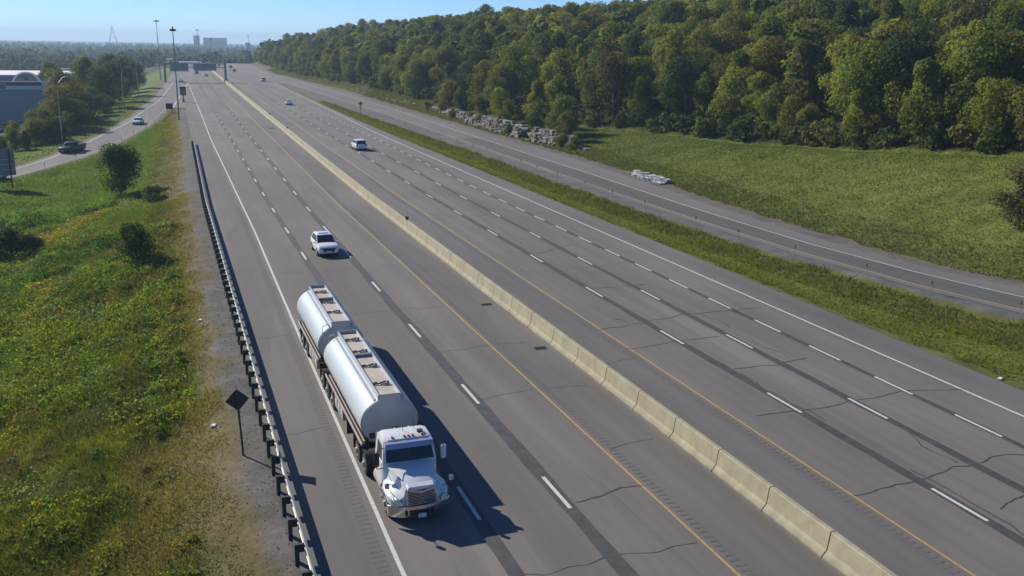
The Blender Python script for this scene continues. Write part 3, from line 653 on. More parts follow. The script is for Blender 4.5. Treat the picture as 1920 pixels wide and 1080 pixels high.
b = MB(); b.box(28.95, 33.9, 1.0, 30, 10.6, 11.6); b.build('annex_parapet', M['beige_wall'], t)
b = MB(); b.box(29.4, 33.4, 1.1, 1.19, 2.5, 9.8); b.build('annex_window', M['glass'], t)

t = tag(empty('pylon_sign', (-30.4, 345, -13)), 'tall roadside sign with stacked grey and white panels behind the store', 'sign')
b = MB(); b.box(-.4, .4, -.4, .4, 0, 20); b.build('post', M['grey_metal'], t)
for x0, x1, z0, z1, m_ in ((-2.7, 2.7, 16.4, 18.8, 'far_wall'), (-2.3, 2.3, 14.9, 16.0, 'dark_metal'), (-2.3, 2.3, 13.6, 14.7, 'beige_wall'), (-2.3, 2.3, 11.0, 13.4, 'far_wall')):
    b = MB(); b.box(x0, x1, -.6, .6, z0, z1, .04); b.build('panel', M[m_], t)
def simple_building(x, y, w, d, h, wall, roof, label, z=None, pitched=False, win=0):
    z = gz(x, y) if z is None else z
    t = tag(empty('building', (x, y, z)), label, 'building')
    b = MB(); b.box(-w/2, w/2, 0, d, -2, h); b.build('wall', M[wall], t)
    if pitched:
        b = MB(); b.loft([[(-w/2 - .5, yy, h), (0, yy, h + w * .22), (w/2 + .5, yy, h)] for yy in (-.5, d + .5)]); b.build('roof', M[roof], t)
    else:
        b = MB(); b.box(-w/2 - .3, w/2 + .3, -.3, d + .3, h, h + .7); b.build('roof', M[roof], t)
    for k in range(win):
        xx = -w/2 + (k + .5) * w / win
        b = MB(); b.box(xx - w / win * .3, xx + w / win * .3, -.08, -.02, h * .35, h * .75); b.build('window', M['glass'], t)
    return t
simple_building(-72, 470, 76, 60, 9.0, 'grey_metal', 'white_wall', 'long low store with white roof edge behind the arches', -8, False, 6)
simple_building(-64, 640, 16, 12, 5, 'beige_wall', 'beige_wall', 'small beige rounded roof house beyond the long white roof', -8.5, True, 3)
simple_building(-49, 690, 30, 20, 5.5, 'white_wall', 'maroon', 'low white building with dark red roof beyond the stores', -8.5, False, 5)
simple_building(90, 2600, 15, 15, 36, 'far_wall', 'far_wall', 'narrow pale tower block on the far skyline', -9, False, 3)
simple_building(135, 2600, 58, 22, 31, 'far_wall', 'far_wall', 'wide pale institutional block on the far skyline', -9, False, 9)
simple_building(158, 1900, 9, 9, 22, 'far_wall', 'far_wall', 'small pale block peeking over trees at the forest end', -9, False, 2)
rb = random.Random(5)
for k, (x, y, w, h, wall, lab) in enumerate(((22, 800, 16, 9, 'white_wall', 'white low shed left of the far highway bend'), (-4, 1010, 34, 7, 'white_wall', 'wide white warehouse among trees past the gantry'), (38, 1080, 24, 6, 'beige_wall', 'beige low building past the gantry'), (70, 1000, 16, 6, 'maroon', 'red brown low building beside the far bend'),
    (-40, 1100, 26, 7, 'white_wall', 'white roofed building in the trees left of the high masts'), (-120, 900, 30, 7, 'white_wall', 'pale roof among the trees left of the ramp'), (-230, 1050, 40, 7, 'far_wall', 'pale flat roof far left in the valley trees'), (-150, 1300, 46, 8, 'white_wall', 'distant white roof in the middle of the valley'), (-300, 1500, 60, 8, 'far_wall', 'distant grey roof near the left horizon'))):
    simple_building(x, y, w, 14, h, wall, 'white_wall' if wall != 'maroon' else 'maroon', lab, -9 if y > 700 else None, False, 4)
# lattice mast on the skyline
t = tag(empty('lattice_mast', (-95, 2300, -9)), 'thin pyramid shaped lattice mast on the left skyline', 'mast')
b = MB(); hh = 50
for sx, sy in ((-1, -1), (1, -1), (1, 1), (-1, 1)): b.tube([(sx * 12, sy * 12, 0), (0, 0, hh)], .5, 5)
b.build('leg_frame', M['far_wall'], t)
b = MB()
for f_ in (.35, .55, .75, .9):
    q = 12 * (1 - f_); zz = hh * f_
    pts_ = [(-q, -q, zz), (q, -q, zz), (q, q, zz), (-q, q, zz)]
    for i in range(4): b.tube([pts_[i], pts_[(i + 1) % 4]], .3, 4)
b.tube([(0, 0, hh), (0, 0, hh + 7)], .35, 5); b.build('bracing', M['far_wall'], t)

# ------------------------------------------------------------------ foliage
def leaf_cards(P, Nrm, size, rng, hue=.25, aspect=1.0, mult=None):
    """one bent quad (two triangles) per point, roughly facing Nrm"""
    n = len(P); r = rng.normal(size=(n, 3)); nn = Nrm + .42 * r; nn /= np.linalg.norm(nn, axis=1, keepdims=True) + 1e-9
    a = np.cross(nn, rng.normal(size=(n, 3))); a /= np.linalg.norm(a, axis=1, keepdims=True) + 1e-9; b = np.cross(nn, a)
    s = (size * (.6 + .8 * rng.random(n)))[:, None]; lift = nn * s * .28
    V = np.stack([P - a * s * aspect - lift, P + b * s * .7, P + a * s * aspect - lift, P - b * s * .7], 1)
    F = np.arange(n * 4).reshape(n, 4)
    F = np.concatenate([F[:, [0, 1, 3]], F[:, [1, 2, 3]]])
    v = 1 + (rng.random(n) - .5) * 2 * hue; w = 1 + (rng.random(n) - .5) * hue
    col = np.stack([v * w, v, v * (2 - w)], 1)
    if mult is not None: col = col * mult
    return V.reshape(-1, 3), F, np.repeat(col, 4, 0)
def lobes(rng, h, w, base, nl, shape):
    """clump centres and radii filling a crown of height h-base and width w"""
    c = []; 
    for i in range(nl):
        t = rng.random() ** .8; z = base + (h - base) * t
        if shape == 'oval': prof = math.sin(math.pi * min(.97, .14 + .80 * t)) ** .7
        elif shape == 'broad': prof = math.sin(math.pi * (.22 + .68 * t)) ** .55
        else: prof = (1 - t) ** .7 * .95 + .1
        rr = w / 2 * prof * math.sqrt(rng.random()) * .82; a = rng.random() * 2 * math.pi
        c.append((rr * math.cos(a), rr * math.sin(a), z, w * (.13 + .12 * rng.random()) * (.6 + .4 * prof)))
    return np.array(c)
def crown_arrays(seed, h=10, w=8, base=1.6, nl=34, ncard=2600, size=.30, shape='oval'):
    rng = np.random.default_rng(seed); L = lobes(rng, h, w, base, nl, shape)
    pw = L[:, 3] ** 2; k = rng.choice(len(L), ncard, p=pw / pw.sum())
    d = rng.normal(size=(ncard, 3)); d[:, 2] = d[:, 2] * .9 + .25; d /= np.linalg.norm(d, axis=1, keepdims=True); cen = np.array([0, 0, base + (h - base) * .45])
    rad = L[k, 3] * (.62 + .48 * rng.random(ncard) ** .6)
    P = L[k, :3] + d * rad[:, None] * np.array([1, 1, .8]); P[:, 2] = np.clip(P[:, 2], base * .35, None)
    hue = (.82 + .36 * rng.random(len(L)))[k]; tint = (1 + (rng.random(len(L)) - .5) * .24)[k]
    q = (P - cen) / np.array([w / 2, w / 2, (h - base) / 2]); q /= np.linalg.norm(q, axis=1, keepdims=True) + 1e-6
    return leaf_cards(P, d * .6 + q * .6, size, rng, .28, 1.0, np.stack([hue * tint, hue, hue * (2 - tint)], 1))
def trunk_mesh(seed, h, w, base, r=.2):
    rr = random.Random(seed); b = MB()
    top = (rr.uniform(-.3, .3), rr.uniform(-.3, .3), h * .8)
    b.tube([(0, 0, -.8), (0, 0, base * .8), (top[0] * .5, top[1] * .5, h * .5), top], [r * 1.25, r, r * .6, r * .15], 7)
    for k in range(6):
        a = rr.uniform(0, 6.28); z0 = rr.uniform(base * .7, h * .55); ln = w * rr.uniform(.22, .4); f_ = z0 / h
        b.tube([(top[0] * f_, top[1] * f_, z0), (math.cos(a) * ln * .5, math.sin(a) * ln * .5, z0 + ln * .45), (math.cos(a) * ln, math.sin(a) * ln, z0 + ln * 1.0)], [r * .45, r * .3, r * .08], 5)
    return b.build('trunk', M['bark'], mesh_only=True, smooth=True)
def mesh_of(name, arr, mat):
    o = npmesh(name, arr[0], arr[1], mat, col=arr[2]); me = o.data; bpy.data.objects.remove(o); return me
PROTO = []
for i, (h, w, base, nl, nc, sz, sh) in enumerate(((12, 8.6, 2.0, 44, 6400, .20, 'oval'), (11, 9.6, 1.6, 50, 6800, .20, 'broad'), (13, 8.0, 2.4, 42, 6000, .20, 'oval'), (10, 8.6, 1.2, 44, 6000, .20, 'broad'),
        (12, 9.4, 1.0, 50, 7200, .20, 'oval'), (9, 7.0, .8, 38, 5200, .18, 'oval'), (11.5, 7.4, 1.4, 38, 5200, .19, 'cone'))):
    PROTO.append((mesh_of('crown', crown_arrays(100 + i, h, w, base, nl, nc, sz, sh), M['leaf']), trunk_mesh(i, h, w, base, .17 + .01 * h), h, w))
SPARSE = (mesh_of('crown', crown_arrays(140, 12, 8.5, 2.6, 26, 1100, .24, 'broad'), M['leaf']), trunk_mesh(55, 12, 9.5, 2.6, .26), 12, 8.5)
def tree(name, proto, x, y, label, s=1.0, colr=(.06, .085, .025), grp=None, z=None, sq=1.0, cat='tree', sink=0.0):
    me, tr, h, w = proto
    t = tag(empty(name, (x, y, (gz(x, y) if z is None else z) - sink), random.uniform(0, 6.28)), label, cat, grp); t.scale = (s * sq, s * sq, s)
    c = obj('crown', me, t); c.color = (*colr, 1); obj('trunk', tr, t); return t
GREENS = [((.090, .120, .034), 'dark green'), ((.135, .165, .034), 'mid green'), ((.190, .205, .036), 'yellow-green'), ((.068, .098, .044), 'deep blue-green'), ((.150, .145, .042), 'olive'), ((.205, .190, .034), 'yellowish'), ((.150, .115, .034), 'rusty orange')]

# the wooded ridge: place trees, decide which ones the camera sees, keep the 290 largest as things
rng = np.random.default_rng(5); cand = []
for yy in np.arange(42, 1250, 6.4):
    for xx in np.arange(58, 230, 6.2):
        if yy > 420 and (xx > 170 or rng.random() < .15): continue
        x = xx + rng.uniform(-2.6, 2.6); y = yy + rng.uniform(-2.8, 2.8); d = x - float(xo(y)) - 1 - float(wcrest(y))
        if d < 1.4: continue
        if d < 6 and 185 < y < 420 and rng.random() < .35: continue
        p = rng.integers(0, len(PROTO)); s = rng.uniform(.70, 1.18) * (.82 if d < 6 else 1.0) * (1.1 if d > 25 else 1.0)
        cand.append((x, y, float(ground_z(x, y)), p, s))
cand = np.array(cand)
cp = np.array([0, 0, CAM_H]); R3 = np.array([[r2.x, r2.y, r2.z], [u2.x, u2.y, u2.z], [fw.x, fw.y, fw.z]])
hs = np.array([PROTO[int(p)][2] for p in cand[:, 3]]) * cand[:, 4]; ws = np.array([PROTO[int(p)][3] for p in cand[:, 3]]) * cand[:, 4]
ctr = cand[:, :3] + np.stack([0 * hs, 0 * hs, hs * .6], 1)
def project(P):
    q = (P - cp) @ R3.T; return 960 + CAM_F * q[:, 0] / q[:, 2], 540 - CAM_F * q[:, 1] / q[:, 2], q[:, 2]
u, v, dep = project(ctr); infr = (dep > 10) & (u > -60) & (u < 2200) & (v > -170) & (v < 1100)
infr |= (dep > 0) & (cand[:, 1] < 60) & False
cand, hs, ws, ctr, u, v, dep = [a[infr] for a in (cand, hs, ws, ctr, u, v, dep)]
order = np.argsort(dep); cand, hs, ws, ctr, u, v, dep = [a[order] for a in (cand, hs, ws, ctr, u, v, dep)]
# visible pixels by painting crowns front to back on a coarse raster
ras = np.zeros((136, 241), bool); vis = np.zeros(len(cand))
gu, gv = np.meshgrid(np.arange(241) * 8, np.arange(136) * 8)
for i in range(len(cand)):
    rx = ws[i] * .46 * CAM_F / dep[i]; ry = hs[i] * .42 * CAM_F / dep[i]
    i0, i1 = int(max(0, (u[i] - rx) // 8)), int(min(240, (u[i] + rx) // 8 + 1)); j0, j1 = int(max(0, (v[i] - ry) // 8)), int(min(135, (v[i] + ry) // 8 + 1))
    if i1 <= i0 or j1 <= j0: continue
    m_ = ((gu[j0:j1+1, i0:i1+1] - u[i]) / rx) ** 2 + ((gv[j0:j1+1, i0:i1+1] - v[i]) / ry) ** 2 < 1
    sub = ras[j0:j1+1, i0:i1+1]; vis[i] = (m_ & ~sub).sum(); sub |= m_
rank = np.argsort(-vis); chosen = set(int(i) for i in rank[:290] if vis[i] > 0)
hidden = [i for i in range(len(cand)) if i not in chosen and (vis[i] > 0 or dep[i] < 500)]
FT = []
for i in sorted(chosen):
    x, y, z, p, s = cand[i]; n = float(vnoise(x, y, 26, 71)); q = rng.random()
    k = 0 if q < .20 else 1 if q < .46 else 2 if q < .74 else 3 if q < .79 else 4 if q < .91 else 5 if q < .985 else 6
    if n > .62 and k in (0, 3): k = 2
    cc, nm = GREENS[k]; j = rng.uniform(.85, 1.15); cc = tuple(c_ * j for c_ in cc)
    FT.append((u[i], v[i], nm, cc, PROTO[int(p)], x, y, s, z))
ANCH = [(570, 'the far highway end'), (700, 'the yellow diamond sign'), (850, 'the far rock cut'), (1000, 'the middle of the rock cut'), (1130, 'the near rock ledge'), (1250, 'the short row of white rocks'), (1420, 'the left end of the grass bank'), (1600, 'the middle of the grass bank'), (1780, 'the right part of the grass bank'), (9999, 'the brownish bush at the right edge')]
ORD = ['lowest', 'second', 'third', 'fourth', 'fifth', 'sixth', 'seventh', 'eighth', 'ninth', 'tenth', 'eleventh', 'twelfth', 'thirteenth', 'fourteenth', 'fifteenth', 'sixteenth', 'seventeenth', 'eighteenth']
cnt = {}
for u_, v_, nm, cc, pr, x, y, s, z in sorted(FT, key=lambda q: -q[1]):
    an = next(a for lim, a in ANCH if u_ < lim); k = cnt.get((an, nm), 0); cnt[(an, nm)] = k + 1
    tree('forest_tree', pr, x, y, f'{ORD[min(k, 17)]} {nm} tree up the wooded slope above {an}', s, cc, 'hillside forest trees', z, 1.0, 'tree', .3)
# low poly mass of the trees that hardly show behind them
LOW = [crown_arrays(300 + i, 12, 9, .5, 20, 310, .84, 'oval') for i in range(4)]
VV, FF, CC = [], [], []; nv = 0
def add_low(x, y, z, s, colr, sw=1.0):
    global nv
    V, F_, c_ = LOW[random.randrange(len(LOW))]; a = random.uniform(0, 6.28); ca, sa = math.cos(a), math.sin(a)
    W_ = np.stack([(V[:, 0] * ca - V[:, 1] * sa) * s * sw + x, (V[:, 0] * sa + V[:, 1] * ca) * s * sw + y, V[:, 2] * s + z], 1)
    VV.append(W_); FF.append(F_ + nv); CC.append(c_ * np.array(colr)); nv += len(V)
for i in hidden:
    x, y, z, p, s = cand[i]; add_low(x, y, z - .4, s, GREENS[random.choice((0, 0, 1, 1, 2, 3, 4))][0])
o = npmesh('hillside_wood', np.concatenate(VV), np.concatenate(FF), M['blade'], col=np.concatenate(CC)); o['kind'] = 'stuff'; o['label'] = 'dense mass of trees deeper inside the hillside forest'; o['category'] = 'wood'
# understorey at the foot of the forest
VV, FF, CC = [], [], []; nv = 0
US = [crown_arrays(320 + i, 3.2, 3.6, .0, 14, 260, .30, 'broad') for i in range(3)]
LOW_keep = LOW; LOW = US
for y in np.arange(45, 760, 2.2):
    if y > 300 and rng.random() < .4: continue
    for kk in range(2):
        d = rng.uniform(-.5, 5); x = float(xo(y)) + 1 + float(wcrest(y)) + 1.2 + d; yy = y + rng.uniform(-1, 1)
        add_low(x, yy, float(ground_z(x, yy)) - .3, rng.uniform(.5, 1.15), GREENS[random.choice((0, 3, 0, 1, 4))][0])
o = npmesh('understorey', np.concatenate(VV), np.concatenate(FF), M['blade'], col=np.concatenate(CC)); o['kind'] = 'stuff'; o['label'] = 'dark low shrubs and saplings along the forest foot'; o['category'] = 'shrubs'
LOW = LOW_keep
# the far valley town wood
VV, FF, CC = [], [], []; nv = 0
FAR = [crown_arrays(340 + i, 11, 10, .0, 14, 96, 1.6, 'broad') for i in range(3)]; LOW = FAR
for k in range(3600):
    y = rng.uniform(520, 3400) if k > 900 else rng.uniform(420, 1000); x = rng.uniform(-.42, .16) * y * 1.0
    if y < 850 and abs(x - (24 + float(cv(y)))) < 52: continue
    if y < 850 and x > 30: continue
    if y < 760 and -110 < x < -30: continue
    if y < 520 and x > -40: continue
    add_low(x, y, float(ground_z(x, y)) - .4, rng.uniform(.65, 1.25), tuple(c_ * rng.uniform(.7, 1.2) for c_ in (.080, .100, .040)))
LOW = LOW_keep
o = npmesh('valley_wood', np.concatenate(VV), np.concatenate(FF), M['blade'], col=np.concatenate(CC)); o['kind'] = 'stuff'; o['label'] = 'distant bluish wooded valley and skyline'; o['category'] = 'wood'

# individual trees and bushes left of the highway and at the right edge
small = (mesh_of('crown', crown_arrays(401, 7.0, 6.0, .9, 54, 6000, .16, 'broad'), M['leaf']), trunk_mesh(61, 7.6, 5.6, 1.6, .13), 7.6, 5.6)
bushA = (mesh_of('crown', crown_arrays(402, 3.4, 3.6, .1, 26, 3600, .12, 'broad'), M['leaf']), trunk_mesh(62, 3.0, 3, .3, .07), 3.4, 3.6)
bushB = (mesh_of('crown', crown_arrays(403, 2.2, 3.0, .05, 22, 2200, .10, 'broad'), M['leaf']), trunk_mesh(63, 2.0, 2.6, .2, .05), 2.2, 3.0)
tree('small_tree', small, -6.25, 135.7, 'small dark round tree standing alone on the left grass slope', 0.95, (.080, .115, .034))
tree('bush', bushA, -3.2, 88.3, 'dense dark green bush below the guardrail on the weedy slope', .98, (.095, .135, .034), cat='bush')
tree('bush', bushA, -16.8, 111.5, 'dark bush at the left frame edge in the ditch', 1.0, (.075, .10, .042), cat='bush')
tree('bush', bushA, -14.4, 110.2, 'dark bush second from the left edge in the ditch', .8, (.085, .11, .042), cat='bush')
tree('bush', bushB, -2.0, 123, 'low grey-green shrub right of the small round tree', 1.1, (.13, .16, .06), cat='bush', sink=.5)
brownb = (mesh_of('crown', crown_arrays(404, 5.4, 5.0, .2, 30, 2600, .13, 'broad'), M['leaf']), trunk_mesh(64, 5.4, 5.6, .4, .10), 5.4, 5.0)
tree('bush', brownb, 73.0, 63.6, 'brownish thin bush at the right edge of the grass bank', 1.0, (.12, .105, .05), cat='bush')
for k, (x, y, s, ci, lab, pr) in enumerate((
    (-29, 215, .55, 5, 'bright yellow-green young tree in front of the grey store wall', 5), (-31.5, 205, .42, 2, 'low yellow-green bush below the bright young tree', 5),
    (-25.0, 218, .55, 1, 'mid green tree right of the bright young tree', 4), (-22.8, 213, .62, 0, 'dark green tree behind the curved street light', 3), (-21.5, 232, .85, 4, 'olive tree behind the curved street light', 1),
    (-20.5, 246, .86, 6, 'rusty topped tree between the store and the off-ramp', 1), (-23.5, 262, .95, 4, 'olive brown tree right of the store annex', 0), (-17.0, 262, .70, 0, 'dark tree on the upper off-ramp bank', 3),
    (-15.8, 285, .92, 3, 'dark blue-green tree by the off-ramp bank crest', 4), (-14.2, 312, .95, 0, 'tall dark tree next to the slim pole on the bank', 0), (-22, 320, 1.1, 1, 'mid green tree behind the bank crest', 2),
    (-12.4, 345, 1.05, 3, 'dark tree close to the high mast light', 4), (-17.5, 372, 1.15, 0, 'big dark tree left of the high mast light', 0), (-9.5, 395, 1.0, 0, 'dark tree at the head of the off-ramp bank', 3),
    (-33, 345, 1.0, 1, 'green tree behind the pylon sign', 4), (-38, 385, 1.15, 0, 'dark tree left above the pylon sign', 0), (-30, 398, 1.1, 3, 'deep green tree above the rusty tree', 1),
    (-27.5, 203, .45, 0, 'dark shrub low beside the store parking lot', 5), (-34.5, 199, .5, 2, 'yellow-green shrub at the left frame edge near the ramp', 5), (-25.2, 200, .40, 3, 'dark blue-green shrub at the ramp bank foot', 5), (-30.2, 196, .34, 0, 'small dark shrub above the grey sign back', 5), (-37, 206, .6, 1, 'mid green tree cut by the left frame edge', 3))):
    tree('roadside_tree', PROTO[pr], x, y, lab, s, GREENS[ci][0], 'trees beside the off-ramp')
wher = ['under the curved street light', 'left of the curved street light', 'behind the dark green pickup', 'on the bank above the pickup', 'by the store wall', 'near the bright young tree', 'beside the slim pole', 'below the rusty topped tree', 'under the olive tree', 'right of the store annex', 'at the bank crest', 'next to the parked teal van', 'behind the ramp bank', 'far up the ramp bank']
for k, (x, y, s_, ci) in enumerate(((-20.8, 209, .55, 0), (-24.2, 208, .5, 4), (-19.6, 222, .6, 1), (-18.9, 233, .62, 0), (-30.5, 228, .26, 2), (-31.5, 214, .3, 1), (-14.4, 268, .6, 0), (-18.6, 248, .7, 3), (-22.6, 236, .55, 4), (-24.6, 246, .6, 1), (-15.2, 299, .72, 0), (-27.2, 252, .35, 0), (-13.2, 328, .75, 1), (-11.6, 368, .8, 3))):
    tree('roadside_shrub', PROTO[(3, 4, 5, 1)[k % 4]], x, y, GREENS[ci][1] + ' leafy shrub growing ' + wher[k], s_, GREENS[ci][0], 'shrubs beside the off-ramp', sq=1.25, cat='bush', sink=.9)
for k, (x, y, s_) in enumerate(((66.6, 184, .30), (68.0, 193, .26), (67.8, 207, .3), (68.2, 214, .25), (66.9, 226, .26), (68.2, 239, .34), (67.4, 252, .3), (68.4, 160, .3), (68.6, 155, .3))):
    tree('bush', PROTO[5], x, y, ('small bush sprouting from the rock cut, %s from its near end' % ORDN[k]) if k < 7 else ('small bush at the foot of the near rock ledge' if k == 7 else 'small bush at the grassy end of the near rock ledge'), s_, GREENS[(1, 4, 2, 1)[k % 4]][0], 'bushes on the rock cut', sq=1.5, cat='bush', sink=.5)
# saplings at the rock cut and the first rank of the forest
for k, (x, y, s, pr, ci, lab) in enumerate(((69.5, 176, .62, 5, 0, 'dark round bush growing in the gap of the rock cut'), (71.5, 181, .85, 6, 2, 'slender yellow-green tree above the rock cut gap'), (70.5, 163, .62, 5, 4, 'olive sapling on top of the near rock ledge'), (72.5, 169.5, .72, 3, 1, 'mid green tree on top of the near rock ledge'),
    (70.6, 196, .55, 5, 1, 'green sapling on the rock cut rim'), (72, 205, .66, 3, 2, 'yellow-green small tree on the rock cut rim'), (71.8, 219, .5, 5, 4, 'olive shrub on the rock cut rim'), (70.8, 232, .6, 5, 0, 'dark shrub behind the pale part of the rock cut'), (71.8, 246, .62, 3, 5, 'yellowish shrub near the far end of the rock cut'))):
    tree('sapling', PROTO[pr], x, y, lab, s, GREENS[ci][0], 'saplings on the rock cut')
tree('bare_tree', SPARSE, 84, 171, 'thin crowned tree with visible branches in the forest front', 1.1, (.06, .055, .028))
tree('bare_tree', SPARSE, 88, 186, 'thin crowned grey-brown tree deeper in the forest', 1.15, (.065, .055, .03))

# ------------------------------------------------------------------ ground vegetation
def blades(P, h, w, col, rng, lean=.35):
    n = len(P); a = rng.random(n) * 2 * math.pi; d = np.stack([np.cos(a), np.sin(a), np.zeros(n)], 1)
    ln = rng.normal(size=(n, 3)) * lean; ln[:, 2] = 1; tip = P + ln * h[:, None]
    V = np.stack([P - d * w[:, None], P + d * w[:, None], tip], 1).reshape(-1, 3)
    return V, np.arange(3 * n).reshape(n, 3), np.repeat(col, 3, 0)
def scatter(n, x0, x1, y0, y1, rng, cull=True):
    x = rng.uniform(x0, x1, n); y = rng.uniform(y0, y1, n); z = ground_z(x, y); P = np.stack([x, y, z], 1)
    if cull:
        uu, vv, dd = project(P); k = (dd > 5) & (uu > -160) & (uu < 2080) & (vv < 1230) & (vv > 0); P = P[k]
    return P
def veg_left(P, rng):
    x, y = P[:, 0], P[:, 1]; e = 2.0 + cv(y) - x; n1 = vnoise(x, y, 5, 31); n2 = vnoise(x, y, 1.6, 32); n3 = vnoise(x, y, 11, 33); n4 = vnoise(x, y, 2.8, 34)
    c = np.array([.062, .074, .020]) * np.ones((len(P), 1))
    def lay(k, colr):
        nonlocal c
        c = c * (1 - k[:, None]) + np.array(colr) * k[:, None]
    lay(sst((n1 - .45) * 5) * .8, (.085, .112, .020)); lay(sst((n3 - .58) * 6) * .75, (.050, .090, .022)); lay(sst((.36 - n1) * 6) * .7, (.105, .082, .036)); lay(sst((n4 - .66) * 7) * .65, (.060, .058, .032)); lay(sst((n4 - .74) * 9) * .7 * (e > 6), (.115, .125, .070))
    lay(sst((n2 - .66) * 8) * .7, (.135, .130, .024))
    lay(sst(1 - (e - .6) / 4.0 + (n2 - .5) * 1.6 + (n3 - .5)) * .85, (.125, .105, .052))
    lay(sst((n1 - .50) * 5) * sst(1 - e / 9) * .5, (.12, .11, .03))
    lay(sst((y - 108) / 16 + (n3 - .5) * 1.2) * sst((e - 3) / 4) * .85, (.075, .115, .024))
    return c, e, n1, n2, n3
rngv = np.random.default_rng(77)
VV, FF, CC = [], [], []; nv = 0
def put(v, f, c):
    global nv
    VV.append(v); FF.append(f + nv); CC.append(c); nv += len(v)
for (nb, x0, x1, y0, y1, hh, ww) in ((420000, -34, 2.4, 18, 62, .30, .020), (330000, -34, 2.6, 62, 118, .32, .030), (230000, -30, 4.0, 118, 275, .34, .055)):
    P = scatter(nb, x0, x1, y0, y1, rngv); c, e, n1, n2, n3 = veg_left(P, rngv)
    keep = (e > .2) & (rngv.random(len(P)) < np.clip(.10 + (e - .2 + (n2 - .5) * 3) / 2.2, .06, 1)) & ~((P[:, 1] > 128) & (P[:, 0] < rin(P[:, 1]) + .8))
    P, c, e, n1, n3 = P[keep], c[keep], e[keep], n1[keep], n3[keep]; n = len(P)
    h = hh * (.45 + 1.0 * rngv.random(n)) * np.clip(.35 + e / 6, .35, 1.15) * (.6 + .9 * n1) * np.where(P[:, 1] > 120, .6, 1)
    j = (1 + (rngv.random(n) - .5) * .75)[:, None]
    put(*blades(P, h, ww * (.6 + .8 * rngv.random(n)), c * j * np.array([1.9, 1.9, 1.75]), rngv, .85))
o = npmesh('rough_grass', np.concatenate(VV), np.concatenate(FF), M['blade'], col=np.concatenate(CC)); o['kind'] = 'stuff'; o['label'] = 'tall weedy rough grass on the left embankment'; o['category'] = 'grass'
# broad-leaved weeds in mounded clumps
VV, FF, CC = [], [], []; nv = 0
P0 = scatter(9500, -34, .6, 18, 135, rngv); c0, e0, n1, n2, n3 = veg_left(P0, rngv)
k = (e0 > 1.8) & (rngv.random(len(P0)) < .12 + .88 * sst((n1 - .35) * 4)) & ~((P0[:, 1] > 108) & (n3 < .6)); P0, c0, e0 = P0[k], c0[k], e0[k]
npl = 84; m_ = len(P0); R0 = (.28 + 1.05 * rngv.random(m_) ** 2.4) * np.clip(.5 + e0 / 8, .5, 1.2); H0 = .12 + R0 * rngv.uniform(.55, 1.15, m_)
d = rngv.normal(size=(m_, npl, 3)); d[..., 2] = np.abs(d[..., 2]) * .9 + .1; d /= np.linalg.norm(d, axis=2, keepdims=True)
rad = rngv.uniform(.7, 1.08, (m_, npl))
P = P0[:, None] + d * np.stack([R0, R0, H0], 1)[:, None] * rad[..., None]
hue = rngv.uniform(.5, 1.25, (m_, 1)); tint = 1 + (rngv.random((m_, 1)) - .5) * .55
base_c = c0 * np.concatenate([2.0 * hue * tint, 2.3 * hue, 1.7 * hue * (2 - tint)], 1)
cc = np.repeat(base_c, npl, 0)
v_, f_, c_ = leaf_cards(P.reshape(-1, 3), d.reshape(-1, 3), .055 + .024 * (P.reshape(-1, 3)[:, 1] / 60), rngv, .3, 1.0, cc); put(v_, f_, c_)
o = npmesh('broadleaf_weeds', np.concatenate(VV), np.concatenate(FF), M['blade'], col=np.concatenate(CC)); o['kind'] = 'stuff'; o['label'] = 'clumps of broad leaved weeds scattered over the left embankment'; o['category'] = 'weeds'
# goldenrod patches
VV, FF, CC = [], [], []; nv = 0
for gx_, gy_, rx, ry, n in ((-10.9, 83.5, 1.6, 6.2, 4200), (-12.2, 92.5, 1.0, 2.0, 900), (-12.6, 119, 2.8, 3.6, 2600), (-9.5, 124, 2.6, 2.4, 1300), (-12.0, 105.0, .8, 1.6, 500), (-7.9, 62.5, 1.6, 3.2, 1500), (-8.8, 57, .9, 2.6, 800), (-.8, 64, 1.0, 3.0, 700), (-3.4, 36.5, .8, 1.0, 260), (-1.0, 98, 1.2, 4, 600), (-1.5, 83, 1.6, 4, 700)):
    x = gx_ + rngv.normal(size=n) * rx * .5; y = gy_ + rngv.normal(size=n) * ry * .5; P = np.stack([x, y, ground_z(x, y) + rngv.uniform(.25, .62, n)], 1)
    yel = np.array([.40, .355, .02]) if gy_ > 80 and gx_ < -9 else np.array([.22, .215, .03])
    v_, f_, c_ = leaf_cards(P, np.tile([[-.2, -.1, 1.0]], (n, 1)), np.full(n, .062 + .02 * gy_ / 60), rngv, .35, 1.0, yel * rngv.uniform(.5, 1.15, (n, 1))); put(v_, f_, c_)
o = npmesh('goldenrod', np.concatenate(VV), np.concatenate(FF), M['blade'], col=np.concatenate(CC)); o['kind'] = 'stuff'; o['label'] = 'patches of yellow flowering goldenrod on the left embankment'; o['category'] = 'flowers'
